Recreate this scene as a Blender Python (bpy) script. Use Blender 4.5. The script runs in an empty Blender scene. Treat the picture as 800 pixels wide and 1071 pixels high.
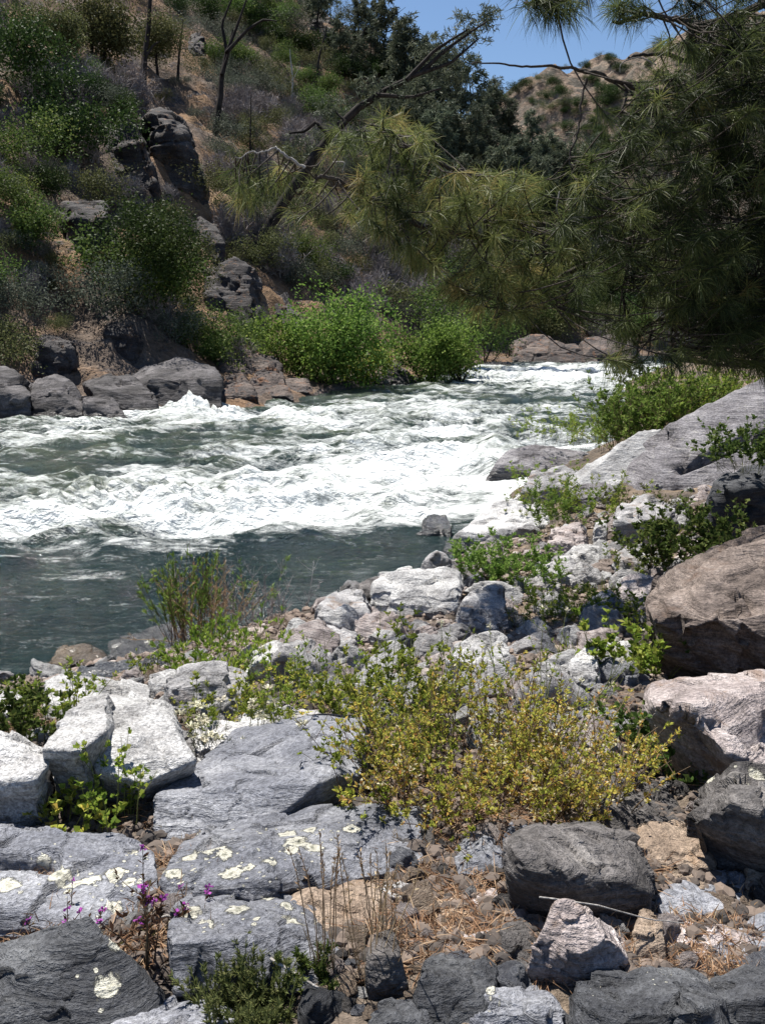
import bpy, bmesh, math, random
import numpy as np
from mathutils import Vector

R = math.radians
scene = bpy.context.scene
COL = scene.collection
rng = np.random.default_rng(7)
random.seed(7)

# ------------------------------------------------------------------ camera frame (metres; river level is z = 0)
PITCH = R(12.95)
CAM = np.array([0.0, 0.0, 4.0])
FPX = 892.0
FWD = np.array([0, math.cos(PITCH), -math.sin(PITCH)])
UPV = np.array([0, math.sin(PITCH), math.cos(PITCH)])
RGT = np.array([1.0, 0, 0])


def ray(u, v):
    return FWD + (u - 400.0) / FPX * RGT - (v - 535.5) / FPX * UPV


def P(u, v, D):
    return CAM + D * ray(u, v)


def project(pts):
    d = np.asarray(pts) - CAM
    z = np.maximum(d @ FWD, 1e-3)
    return 400 + FPX * (d @ RGT) / z, 535.5 - FPX * (d @ UPV) / z, z


# ------------------------------------------------------------------ noise
_perm = np.random.default_rng(3).permutation(256)
_perm = np.concatenate([_perm, _perm, _perm])
_g = np.random.default_rng(4).normal(size=(256, 3))
_g /= np.linalg.norm(_g, axis=1)[:, None]


def pn(p):
    p = np.asarray(p, float)
    i = np.floor(p).astype(int)
    f = p - i
    i &= 255
    w = f * f * f * (f * (f * 6 - 15) + 10)
    out = 0
    for dx in (0, 1):
        wx = w[:, 0] if dx else 1 - w[:, 0]
        for dy in (0, 1):
            wy = w[:, 1] if dy else 1 - w[:, 1]
            for dz in (0, 1):
                wz = w[:, 2] if dz else 1 - w[:, 2]
                h = _perm[_perm[_perm[(i[:, 0] + dx) & 255] + ((i[:, 1] + dy) & 255)] + ((i[:, 2] + dz) & 255)]
                g = _g[h]
                out = out + wx * wy * wz * (g[:, 0] * (f[:, 0] - dx) + g[:, 1] * (f[:, 1] - dy) + g[:, 2] * (f[:, 2] - dz))
    return out * 1.6


def fbm(p, octv=4, gain=0.5, lac=2.03):
    a, s, o = 1.0, 0.0, np.asarray(p, float)
    for k in range(octv):
        s = s + a * pn(o)
        o = o * lac + 17.3
        a *= gain
    return s


def ridged(p, octv=4, gain=0.5):
    a, s, o = 1.0, 0.0, np.asarray(p, float)
    for k in range(octv):
        s = s + a * (1 - np.abs(pn(o)) * 1.6)
        o = o * 2.05 + 11.7
        a *= gain
    return s


def xyz(x, y, z=0.0):
    return np.stack([x, y, np.zeros_like(x) + z], 1)


def sstep(a, b, x):
    t = np.clip((x - a) / (b - a), 0, 1)
    return t * t * (3 - 2 * t)


def smin(a, b, k):
    h = np.clip(0.5 + 0.5 * (b - a) / k, 0, 1)
    return b * (1 - h) + a * h - k * h * (1 - h)


# ------------------------------------------------------------------ shore lines and terrain heights
NEAR = np.array([(-60, -8), (-12, 5), (-5.6, 7.9), (-4.2, 8.72), (-3.08, 9.53), (-1.32, 11.2), (0.3, 13.0), (1.26, 13.9), (1.9, 15.6),
                 (3.4, 21.2), (7.6, 28.1), (14.7, 53), (22, 66), (45, 80), (220, 96)], float)
FAR = np.array([(-120, -10), (-40, 20), (-15.7, 35), (-7.3, 38.7), (0, 53), (9, 75), (15, 82), (30, 92), (60, 105), (220, 122)], float)


def sdist(poly, x, y):
    best = np.full(x.shape, 1e9)
    sg = np.ones(x.shape)
    for a, b in zip(poly[:-1], poly[1:]):
        d = b - a
        L = d @ d
        t = np.clip(((x - a[0]) * d[0] + (y - a[1]) * d[1]) / L, 0, 1)
        ex, ey = x - a[0] - t * d[0], y - a[1] - t * d[1]
        q = np.hypot(ex, ey)
        m = q < best - 1e-9
        best = np.where(m, q, best)
        sg = np.where(m, np.sign(d[0] * (y - a[1]) - d[1] * (x - a[0])), sg)
    return best * sg          # positive on the left of the direction of travel


def s_near(x, y):
    return -sdist(NEAR, x, y)  # positive inland on the near bank


def s_far(x, y):
    return sdist(FAR, x, y)    # positive inland on the far bank


_py = np.array([-30, 0, 2, 3, 4, 6, 8, 10, 13, 16, 25, 60, 120.0])
_pz = np.array([3.2, 2.42, 2.30, 2.15, 1.92, 1.42, .98, .75, .68, .68, .7, 1.6, 5.0])


def z_near(x, y, detail=True):
    s = s_near(x, y)
    if detail: s = s + .35 * fbm(xyz(x / 1.7, y / 1.7, 4.4), 3) * sstep(8, 30, np.abs(y) + x)
    b = np.interp(y, _py, _pz) + (np.where(x > 2.2, .11 * (x - 2.2), 0) + .006 * np.clip(x - 6, 0, 200) ** 1.5) * (1 - .8 * sstep(13, 22, y))
    z = smin(b, -0.10 + 0.45 * s, .25)
    z = np.maximum(z, -1.2)
    if detail:
        q = xyz(x, y)
        z = z + .07 * fbm(q * .9, 3) + .035 * fbm(q * 4.1 + 9, 3)
    return z


def z_far(x, y, detail=True):
    s = s_far(x, y)
    ridge = np.interp(x, [-120, -60, -20, 0, 7, 22, 45], [130, 94, 65, 51, 41, 24, 9])
    ridge = np.maximum(ridge, 8)
    ridge = ridge + np.clip(s - 75, 0, 1e3) * .02
    h = .16 * s + .58 * np.log1p(np.exp(np.clip((s - 4.5) / .7, -30, 30))) * .7 * (s < 25) + .58 * (s - 4.5) * (s >= 25) + .15
    z = smin(h, ridge, 10)
    z = np.where(s < 0, np.maximum(.5 * s, -1.5) + .4, z)
    if detail:
        q = xyz(x, y)
        a = sstep(0, 9, s)
        z = z + a * (2.6 * fbm(q / 17, 3) + 1.3 * (ridged(q / 7 + 4, 3) - 1.2)) + (.2 + .3 * a) * fbm(q / 1.9 + 8, 3)
    return z


def hit(u, v, zf, d0=1.3, d1=80, n=420):
    D = np.geomspace(d0, d1, n)
    p = CAM + D[:, None] * ray(u, v)
    g = p[:, 2] - zf(p[:, 0], p[:, 1])
    below = g < 0
    if not below.any(): return D[-1]
    k = int(np.argmax(below))
    if k == 0: return D[0]
    return D[k - 1] + (D[k] - D[k - 1]) * g[k - 1] / (g[k - 1] - g[k])


def far_only(x, y):
    return np.where(s_far(x, y) > -2, z_far(x, y), -50)


def Dn(u, v):
    return hit(u, v, lambda x, y: np.maximum(z_near(x, y), -.02))


def Dw(u, v):
    r = ray(u, v)
    return -CAM[2] / r[2]


def Df(u, v):
    return hit(u, v, far_only, 18, 260, 700)


# ------------------------------------------------------------------ object helpers
def link(o, parent=None):
    COL.objects.link(o)
    if parent is not None:
        o.parent = parent
    return o


def tag(o, label=None, cat=None, group=None, kind=None):
    if label: o['label'] = label
    if cat: o['category'] = cat
    if group: o['group'] = group
    if kind: o['kind'] = kind
    return o


def empty(name, loc):
    o = bpy.data.objects.new(name, None)
    o.empty_display_size = .1
    o.location = [float(c) for c in loc]
    return link(o)


def mesh_data(name, V, quads=None, tris=None, mat=None, attrs=None, smooth=True):
    me = bpy.data.meshes.new(name)
    V = np.asarray(V, np.float32)
    nq = 0 if quads is None else len(quads)
    nt = 0 if tris is None else len(tris)
    me.vertices.add(len(V))
    me.vertices.foreach_set('co', V.ravel())
    loops = np.concatenate([np.asarray(a, np.int32).ravel() for a in (quads, tris) if a is not None and len(a)])
    tot = np.concatenate([np.full(nq, 4, np.int32), np.full(nt, 3, np.int32)])
    me.loops.add(len(loops))
    me.loops.foreach_set('vertex_index', loops)
    me.polygons.add(nq + nt)
    me.polygons.foreach_set('loop_start', np.concatenate([[0], np.cumsum(tot)[:-1]]).astype(np.int32))
    me.polygons.foreach_set('loop_total', tot)
    me.polygons.foreach_set('use_smooth', np.full(nq + nt, smooth))
    for k, a in (attrs or {}).items():
        at = me.attributes.new(k, 'FLOAT', 'POINT')
        at.data.foreach_set('value', np.asarray(a, np.float32))
    me.update(calc_edges=True)
    me.validate()
    if mat: me.materials.append(mat)
    return me


def mobj(name, me, parent=None, loc=None):
    o = bpy.data.objects.new(name, me)
    if loc is not None: o.location = [float(c) for c in loc]
    return link(o, parent)


class MB:
    """collects tubes and leaves into one mesh"""
    def __init__(s):
        s.V, s.Q, s.T, s.A, s.n = [], [], [], [], 0

    def add(s, V, Q=None, T=None, a=0.5):
        V = np.asarray(V, float)
        if Q is not None and len(Q): s.Q.append(np.asarray(Q) + s.n)
        if T is not None and len(T): s.T.append(np.asarray(T) + s.n)
        s.V.append(V)
        s.A.append(np.zeros(len(V)) + a)
        s.n += len(V)

    def tube(s, pts, rad, sides=5, a=.5):
        pts = np.asarray(pts, float)
        n = len(pts)
        rad = np.zeros(n) + rad
        tg = np.gradient(pts, axis=0)
        tg /= np.linalg.norm(tg, axis=1)[:, None] + 1e-9
        ref = np.array([.31, .87, .2]) if abs(tg[:, 1]).mean() < .8 else np.array([1., .1, .2])
        b1 = np.cross(tg, ref); b1 /= np.linalg.norm(b1, axis=1)[:, None] + 1e-9
        b2 = np.cross(tg, b1)
        an = np.arange(sides) / sides * 2 * math.pi
        V = pts[:, None] + rad[:, None, None] * (np.cos(an)[None, :, None] * b1[:, None] + np.sin(an)[None, :, None] * b2[:, None])
        i = np.arange(n - 1)[:, None] * sides
        j = np.arange(sides)[None]
        k = (j + 1) % sides
        Q = np.stack([i + j, i + k, i + k + sides, i + j + sides], -1).reshape(-1, 4)
        s.add(V.reshape(-1, 3), Q, a=a)

    def leaves(s, base, d, L, W, a=None, fold=.12, droop=0.0, mid=.42, nrm=None):
        """diamond leaves: base (N,3), direction d, length L, width W"""
        N = len(base)
        if N == 0: return
        d = d / (np.linalg.norm(d, axis=1)[:, None] + 1e-9)
        r = rng.normal(size=(N, 3)) if nrm is None else nrm + .5 * rng.normal(size=(N, 3))
        sd = np.cross(d, r)
        sd /= np.linalg.norm(sd, axis=1)[:, None] + 1e-9
        up = np.cross(sd, d)
        L = (np.zeros(N) + L)[:, None]
        W = (np.zeros(N) + W)[:, None]
        tip = base + d * L - np.array([0, 0, 1.]) * droop * L
        m = base + d * L * mid + up * fold * W
        V = np.stack([base, m + sd * W * .5, tip, m - sd * W * .5], 1).reshape(-1, 3)
        Q = np.arange(N * 4).reshape(N, 4)
        a = rng.random(N) if a is None else np.zeros(N) + a
        s.add(V, Q, a=np.repeat(a, 4))

    def needles(s, base, d, L, W, a, droop):
        """two-segment thin needles that bend down"""
        N = len(base)
        d = d / (np.linalg.norm(d, axis=1)[:, None] + 1e-9)
        sd = np.cross(d, rng.normal(size=(N, 3)))
        sd /= np.linalg.norm(sd, axis=1)[:, None] + 1e-9
        L = (np.zeros(N) + L)[:, None]
        dz = np.array([0, 0, -1.])
        m = base + d * L * .55 + dz * droop * L * .18
        t = base + d * L * .95 + dz * droop * L * .55
        V = np.stack([base - sd * W * .4, base + sd * W * .4, m + sd * W * .5, m - sd * W * .5, t], 1).reshape(-1, 3)
        i = np.arange(N)[:, None] * 5
        s.add(V, i + np.array([[0, 1, 2, 3]]), i + np.array([[3, 2, 4]]), a=np.repeat(np.zeros(N) + a, 5))

    def mesh(s, name, mat, origin=(0, 0, 0)):
        V = np.concatenate(s.V) - np.asarray(origin)
        Q = np.concatenate(s.Q) if s.Q else None
        T = np.concatenate(s.T) if s.T else None
        return mesh_data(name, V, Q, T, mat, {'var': np.concatenate(s.A)})

    def build(s, name, mat, parent=None, origin=(0, 0, 0), loc=None):
        return mobj(name, s.mesh(name, mat, origin), parent, loc)


def polar_grid(a0, a1, na, r0, r1, nr):
    a = np.radians(np.linspace(a0, a1, na))
    r = np.geomspace(r0, r1, nr)
    A, Rr = np.meshgrid(a, r)
    x, y = (Rr * np.sin(A)).ravel(), (Rr * np.cos(A)).ravel()
    i = (np.arange(nr - 1)[:, None] * na + np.arange(na - 1)[None]).ravel()
    Q = np.stack([i, i + 1, i + 1 + na, i + na], 1)
    return x, y, Q


def compact(V, Q, keep, attrs=None):
    Q = Q[keep]
    used = np.unique(Q)
    m = np.full(len(V), -1)
    m[used] = np.arange(len(used))
    return V[used], m[Q], {k: a[used] for k, a in (attrs or {}).items()}
# ------------------------------------------------------------------ materials
class NT:
    def __init__(s, name):
        s.m = bpy.data.materials.new(name)
        s.m.use_nodes = True
        s.t = s.m.node_tree
        s.t.nodes.clear()
        s.out = s.n('ShaderNodeOutputMaterial')

    def n(s, typ, **kw):
        nd = s.t.nodes.new(typ)
        for k, v in kw.items():
            if k.startswith('i_'):
                key = k[2:]
                key = int(key) if key.isdigit() else key.replace('_', ' ')
                if hasattr(v, 'is_output'): s.t.links.new(v, nd.inputs[key])
                else: nd.inputs[key].default_value = v
            else:
                setattr(nd, k, v)
        return nd

    def noise(s, vec, scale, detail=4, rough=.55, dist=0.0):
        return s.n('ShaderNodeTexNoise', i_Vector=vec, i_Scale=scale, i_Detail=detail, i_Roughness=rough, i_Distortion=dist).outputs['Fac']

    def ramp(s, fac, stops, interp='LINEAR'):
        r = s.n('ShaderNodeValToRGB', i_Fac=fac)
        r.color_ramp.interpolation = interp
        el = r.color_ramp.elements
        while len(el) < len(stops): el.new(.5)
        for e, (p, c) in zip(el, stops):
            e.position = p
            e.color = (c, c, c, 1) if isinstance(c, (int, float)) else (*c, 1)
        return r.outputs['Color']

    def math(s, op, a, b=0.0, clamp=False):
        return s.n('ShaderNodeMath', operation=op, use_clamp=clamp, i_0=a, i_1=b).outputs[0]

    def mix(s, fac, a, b, blend='MIX'):
        nd = s.n('ShaderNodeMix', data_type='RGBA', blend_type=blend)
        for key, v in ((0, fac), (6, a), (7, b)):
            if hasattr(v, 'is_output'): s.t.links.new(v, nd.inputs[key])
            else: nd.inputs[key].default_value = v if key == 0 else (*v, 1)
        return nd.outputs[2]

    def vmap(s, vec, scale=(1, 1, 1), rot=(0, 0, 0)):
        return s.n('ShaderNodeMapping', i_Vector=vec, i_Scale=scale, i_Rotation=rot).outputs[0]

    def bump(s, h, strength, dist, normal=None):
        b = s.n('ShaderNodeBump', i_Height=h, i_Strength=strength, i_Distance=dist)
        if normal is not None: s.t.links.new(normal, b.inputs['Normal'])
        return b.outputs[0]

    def finish(s, shader):
        s.t.links.new(shader, s.out.inputs['Surface'])
        return s.m


def mat_rock(name, cols, scale=3.0, rot=(.5, .3, 0), rough=.8, spec=.25, speck=.35, bump=1.0, lichen=(.62, .60, .46), spots=.0,
             stain=None, layer=9.0):
    t = NT(name)
    oc = t.n('ShaderNodeTexCoord').outputs['Object']
    rnd = t.n('ShaderNodeObjectInfo').outputs['Random']
    off = t.n('ShaderNodeVectorMath', operation='ADD', i_0=oc)
    sc_ = t.n('ShaderNodeVectorMath', operation='SCALE', i_Scale=37.0)
    cmb = t.n('ShaderNodeCombineXYZ', i_X=rnd, i_Y=rnd)
    t.t.links.new(cmb.outputs[0], sc_.inputs[0])
    t.t.links.new(sc_.outputs[0], off.inputs[1])
    co = off.outputs[0]
    lay = t.vmap(co, (1, 1, layer), rot)
    n1 = t.noise(co, scale, 5, .6, .4)
    n2 = t.noise(lay, scale * 1.3, 6, .65, .3)
    n3 = t.noise(co, scale * 22, 3, .7)
    n4 = t.noise(co, scale * 70, 2, .6)
    f = t.math('ADD', t.math('MULTIPLY', n1, .55), t.math('MULTIPLY', n2, .45))
    c = t.ramp(f, [(.30, cols[0]), (.46, cols[1]), (.56, cols[2]), (.70, cols[3])])
    sp = t.ramp(n3, [(.38, 1 - speck), (.52, 1.0), (.66, 1 + speck)])
    c = t.mix(1.0, c, sp, 'MULTIPLY')
    fine = t.ramp(n4, [(.35, .75), (.65, 1.2)])
    c = t.mix(.7, c, fine, 'MULTIPLY')
    if stain:
        st = t.ramp(t.noise(co, scale * .9 + 1.1, 5, .7, 1.0), [(.56, 0.0), (.68, 1.0)])
        c = t.mix(t.math('MULTIPLY', st, .75), c, stain)
    if spots > 0:
        v = t.noise(co, scale * 6, 4, .75, .6)
        m = t.ramp(v, [(.60 - .0, 0.0), (.66, 1.0)])
        c = t.mix(t.math('MULTIPLY', m, spots), c, lichen)
    at = t.n('ShaderNodeAttribute', attribute_name='lichen').outputs['Fac']
    edge = t.math('ADD', at, t.math('MULTIPLY', t.math('SUBTRACT', t.noise(co, 17, 6, .8, .8), .5), 1.5))
    lm = t.ramp(edge, [(.42, 0.0), (.52, 1.0)])
    lcol = t.ramp(t.math('ADD', edge, t.math('MULTIPLY', t.math('SUBTRACT', t.noise(co, 60, 3, .7), .5), .9)),
                  [(.45, (.46, .45, .37)), (.70, (.62, .60, .51)), (.90, (.38, .37, .29)), (1.0, (.20, .20, .15))])
    c = t.mix(t.math('MULTIPLY', lm, .88), c, lcol)
    pz = t.n('ShaderNodeSeparateXYZ', i_Vector=t.n('ShaderNodeNewGeometry').outputs['Position']).outputs[2]
    wet = t.ramp(t.math('ADD', pz, t.math('MULTIPLY', t.math('SUBTRACT', n1, .5), .35)), [(.16, 1.0), (.30, 0.0)])
    c = t.mix(t.math('MULTIPLY', wet, .72), c, t.mix(1, c, (.30, .29, .27), 'MULTIPLY'))
    hs = t.n('ShaderNodeHueSaturation', i_Color=c, i_Value=t.math('ADD', t.math('MULTIPLY', rnd, .35), .84))
    h = t.math('ADD', t.math('ADD', t.math('MULTIPLY', n2, 1.1), t.math('MULTIPLY', n3, .20)), t.math('ADD', t.math('MULTIPLY', n4, .10), t.math('MULTIPLY', lm, .25)))
    nr = t.bump(h, 1.0 * bump, .055 * 3.0 / scale)
    b = t.n('ShaderNodeBsdfPrincipled', i_Base_Color=hs.outputs[0], i_Roughness=t.math('SUBTRACT', rough, t.math('MULTIPLY', wet, max(rough - .25, 0))), i_Normal=nr)
    b.inputs['Specular IOR Level'].default_value = spec
    return t.finish(b.outputs[0])


def mat_leaf(name, stops, trans=.35, rough=.6, spec=.08, jitter=.35):
    t = NT(name)
    a = t.n('ShaderNodeAttribute', attribute_name='var').outputs['Fac']
    rnd = t.n('ShaderNodeObjectInfo').outputs['Random']
    c = t.ramp(a, stops)
    hs = t.n('ShaderNodeHueSaturation', i_Color=c, i_Value=t.math('ADD', t.math('MULTIPLY', rnd, jitter), 1 - jitter / 2),
             i_Hue=t.math('ADD', t.math('MULTIPLY', rnd, .03), .485))
    b = t.n('ShaderNodeBsdfPrincipled', i_Base_Color=hs.outputs[0], i_Roughness=rough)
    b.inputs['Specular IOR Level'].default_value = spec
    tr = t.n('ShaderNodeBsdfTranslucent', i_Color=hs.outputs[0])
    mx = t.n('ShaderNodeMixShader', i_Fac=trans, i_1=b.outputs[0], i_2=tr.outputs[0])
    return t.finish(mx.outputs[0])


def mat_bark(name, c0, c1, scale=18):
    t = NT(name)
    oc = t.n('ShaderNodeTexCoord').outputs['Object']
    n1 = t.noise(t.vmap(oc, (1, 1, .3)), scale, 5, .7)
    c = t.ramp(n1, [(.35, c0), (.65, c1)])
    b = t.n('ShaderNodeBsdfPrincipled', i_Base_Color=c, i_Roughness=.9, i_Normal=t.bump(n1, .8, .02))
    b.inputs['Specular IOR Level'].default_value = .1
    return t.finish(b.outputs[0])


M = {}
M['slate'] = mat_rock('slate_blue_grey', [(0.090, 0.095, 0.113), (0.171, 0.177, 0.203), (0.261, 0.267, 0.293), (0.396, 0.401, 0.419)], 3.2, (.25, .2, .4), layer=10)
M['slate_dark'] = mat_rock('slate_charcoal', [(0.027, 0.029, 0.034), (0.055, 0.057, 0.064), (0.090, 0.093, 0.101), (0.156, 0.160, 0.168)], 3.4, (.5, .5, .2), layer=9)
M['pale'] = mat_rock('pale_granite', [(.17, .165, .165), (.38, .375, .375), (.53, .525, .52), (.66, .655, .645)], 3.0, (.3, .5, .1), speck=.42, spots=.35,
                     lichen=(.66, .65, .62), layer=4, stain=(.24, .225, .215))
M['grey'] = mat_rock('grey_stone', [(.12, .118, .12), (.27, .265, .27), (.41, .40, .405), (.56, .55, .54)], 3.0, (.6, .2, .3), spots=.3, lichen=(.55, .54, .48), layer=5,
                     stain=(.20, .14, .10))
M['pink'] = mat_rock('pinkish_stone', [(.16, .135, .13), (.34, .29, .28), (.48, .425, .41), (.62, .57, .55)], 2.6, (.35, .3, .6), layer=7, stain=(.22, .15, .11))
M['brown'] = mat_rock('brown_layered_stone', [(0.052, 0.041, 0.036), (0.126, 0.100, 0.087), (0.215, 0.174, 0.152), (0.326, 0.281, 0.255)], 2.4, (.25, -.35, .6), layer=10,
                      stain=(.12, .08, .06))
M['tan'] = mat_rock('tan_stone', [(.13, .095, .07), (.25, .19, .145), (.35, .275, .21), (.48, .39, .31)], 3.6, (.4, .3, .2), layer=4, stain=(.30, .19, .11))
M['char'] = mat_rock('dark_weathered_stone', [(0.030, 0.028, 0.028), (0.068, 0.063, 0.062), (0.136, 0.126, 0.123), (0.272, 0.255, 0.242)], 2.6, (.3, .1, .4), layer=6)
M['slab'] = mat_rock('grey_layered_slab', [(.075, .07, .075), (.16, .15, .16), (.255, .243, .255), (.38, .37, .375)], 1.2, (.1, -.62, .15), layer=9, spots=.18)
M['wet'] = mat_rock('wet_dark_stone', [(.018, .021, .026), (.035, .04, .05), (.065, .07, .082), (.13, .14, .155)], 3.5, (.4, .3, .5), rough=.28, spec=.6, layer=7)
M['wetbrown'] = mat_rock('wet_brown_stone', [(.035, .022, .012), (.09, .06, .035), (.16, .11, .065), (.28, .22, .15)], 3.2, (.4, .1, .5), rough=.3, spec=.6, layer=3)
M['crag'] = mat_rock('hillside_crag', [(0.013, 0.012, 0.013), (0.036, 0.032, 0.034), (0.072, 0.066, 0.065), (0.156, 0.141, 0.132)], .55, (.2, .5, .4), layer=5, stain=(.19, .10, .05))
M['bankrock'] = mat_rock('river_boulder_stone', [(0.023, 0.021, 0.022), (0.053, 0.049, 0.050), (0.112, 0.104, 0.107), (0.198, 0.185, 0.185)], .9, (.3, .1, .1), layer=5)
M['rust'] = mat_rock('rust_stained_stone', [(0.029, 0.023, 0.022), (0.072, 0.061, 0.058), (0.137, 0.108, 0.094), (0.216, 0.180, 0.158)], .6, (.3, -.5, .1), layer=4, stain=(.26, .12, .055))

G = lambda r, g, b: (r, g, b)
M['leaf_yellow'] = mat_leaf('yellow_green_leaf', [(0, G(.15, .21, .03)), (.35, G(.33, .39, .065)), (.62, G(.52, .52, .11)), (.84, G(.64, .50, .11)), (.95, G(.55, .28, .09)), (1, G(.78, .74, .50))], .5)
M['leaf_herb'] = mat_leaf('grey_green_herb_leaf', [(0, G(.08, .11, .04)), (.5, G(.16, .20, .075)), (1, G(.27, .28, .12))], .35)
M['stalk'] = mat_leaf('dry_brown_stalk', [(0, G(.24, .17, .11)), (.6, G(.40, .29, .18)), (1, G(.55, .44, .29))], .1, .85, .1)
M['leaf_lime'] = mat_leaf('lime_green_leaf', [(0, G(.08, .135, .02)), (.5, G(.20, .28, .045)), (.85, G(.35, .38, .07)), (1, G(.48, .46, .16))], .4)
M['leaf_green'] = mat_leaf('mid_green_leaf', [(0, G(.035, .06, .016)), (.6, G(.09, .14, .035)), (1, G(.19, .22, .065))], .35)
M['leaf_willow'] = mat_leaf('bright_willow_leaf', [(0, G(.05, .095, .018)), (.5, G(.135, .215, .042)), (1, G(.30, .37, .10))], .42)
M['leaf_dark'] = mat_leaf('dark_green_leaf', [(0, G(.018, .035, .012)), (.6, G(.042, .072, .02)), (1, G(.085, .12, .035))], .25)
M['leaf_olive'] = mat_leaf('olive_leaf', [(0, G(.04, .05, .02)), (.5, G(.09, .10, .04)), (1, G(.18, .18, .08))], .3)
M['leaf_grey'] = mat_leaf('grey_green_leaf', [(0, G(.045, .055, .04)), (.5, G(.09, .105, .078)), (1, G(.16, .175, .13))], .25)
M['twig_grey'] = mat_leaf('grey_bare_twig', [(0, G(.13, .118, .118)), (.5, G(.24, .215, .215)), (1, G(.36, .33, .32))], .0, .9, .05)
M['straw'] = mat_leaf('dry_straw', [(0, G(.22, .13, .07)), (.5, G(.38, .25, .14)), (1, G(.58, .45, .29))], .25, .8, .1)
M['needle'] = mat_leaf('pine_needle', [(0, G(.010, .016, .007)), (.25, G(.028, .042, .016)), (.55, G(.095, .125, .042)), (.85, G(.22, .25, .08)), (1, G(.29, .24, .09))], .42, .5, .18, 0.0)  # darkest stop carries the painted shade of the inner crown
M['needle_far'] = mat_leaf('grey_pine_needle', [(0, G(.05, .065, .045)), (.5, G(.10, .12, .08)), (1, G(.18, .195, .13))], .25)
M['stem_green'] = mat_leaf('green_stem', [(0, G(.10, .12, .03)), (1, G(.20, .20, .07))], .1)
M['stem_brown'] = mat_leaf('brown_stem', [(0, G(.09, .06, .04)), (1, G(.20, .14, .09))], .0, .85, .1)
M['leaf_red'] = mat_leaf('reddish_leaf', [(0, G(.05, .03, .022)), (.6, G(.11, .055, .035)), (1, G(.10, .12, .04))], .3)
M['petal_pink'] = mat_leaf('magenta_petal', [(0, G(.30, .05, .32)), (1, G(.52, .14, .52))], .35, jitter=.1)
M['petal_cream'] = mat_leaf('cream_flower', [(0, G(.50, .47, .33)), (1, G(.78, .75, .60))], .25, jitter=.1)
M['bark_dark'] = mat_bark('dark_bark', (.012, .010, .009), (.05, .042, .038), 3)
M['bark_pine'] = mat_bark('pine_branch_bark', (.03, .024, .02), (.11, .095, .085), 30)
M['bark_pale'] = mat_bark('bleached_twig', (.22, .205, .19), (.50, .47, .44), 40)


def mat_ground():
    t = NT('bank_soil')
    oc = t.n('ShaderNodeTexCoord').outputs['Object']
    n1, n2, n3 = t.noise(oc, .9, 5, .6), t.noise(oc, 9, 5, .7), t.noise(oc, 55, 3, .7)
    c = t.ramp(n1, [(.35, (.07, .06, .052)), (.5, (.135, .108, .085)), (.65, (.24, .18, .125))])
    c = t.mix(1, c, t.ramp(n2, [(.3, .55), (.7, 1.45)]), 'MULTIPLY')
    c = t.mix(1, c, t.ramp(n3, [(.3, .6), (.7, 1.4)]), 'MULTIPLY')
    h = t.math('ADD', n2, t.math('MULTIPLY', n3, .4))
    b = t.n('ShaderNodeBsdfPrincipled', i_Base_Color=c, i_Roughness=.95, i_Normal=t.bump(h, 1, .04))
    b.inputs['Specular IOR Level'].default_value = .1
    return t.finish(b.outputs[0])


def mat_hill():
    t = NT('hillside_soil')
    oc = t.n('ShaderNodeTexCoord').outputs['Object']
    n1, n2, n3 = t.noise(oc, .11, 5, .65, .5), t.noise(oc, .9, 5, .7), t.noise(oc, 5, 4, .7)
    c = t.ramp(n1, [(.32, (.09, .078, .072)), (.46, (.16, .122, .096)), (.58, (.235, .15, .092)), (.68, (.30, .21, .13))])
    rk = t.ramp(t.noise(t.vmap(oc, (1, 1, 2.2)), .45, 6, .7, .6), [(.54, 0.0), (.62, 1.0)])
    c = t.mix(rk, c, t.ramp(n3, [(.3, (.035, .03, .032)), (.7, (.15, .135, .13))]))
    c = t.mix(1, c, t.ramp(n2, [(.3, .6), (.7, 1.4)]), 'MULTIPLY')
    c = t.mix(1, c, t.ramp(n3, [(.3, .65), (.7, 1.35)]), 'MULTIPLY')
    h = t.math('ADD', n2, t.math('MULTIPLY', n3, .5))
    b = t.n('ShaderNodeBsdfPrincipled', i_Base_Color=c, i_Roughness=.95, i_Normal=t.bump(h, 1, .5))
    b.inputs['Specular IOR Level'].default_value = .1
    return t.finish(b.outputs[0])


def mat_mountain():
    t = NT('dry_mountain_slope')
    oc = t.n('ShaderNodeTexCoord').outputs['Object']
    n1, n2 = t.noise(oc, .03, 6, .65, .5), t.noise(oc, .16, 6, .75)
    c = t.ramp(n1, [(.35, (.12, .098, .082)), (.5, (.20, .152, .118)), (.65, (.26, .20, .155))])
    c = t.mix(t.ramp(n2, [(.46, 0.0), (.54, .9)]), c, (.10, .092, .078))
    c = t.mix(t.ramp(t.noise(oc, .07, 6, .75, 1.0), [(.52, 0.0), (.6, .8)]), c, (.16, .115, .085))
    c = t.mix(1, c, t.ramp(t.noise(oc, .5, 4, .7), [(.3, .55), (.7, 1.45)]), 'MULTIPLY')
    b = t.n('ShaderNodeBsdfPrincipled', i_Base_Color=c, i_Roughness=.95, i_Normal=t.bump(n2, 1, 2))
    b.inputs['Specular IOR Level'].default_value = .05
    return t.finish(b.outputs[0])


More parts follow.
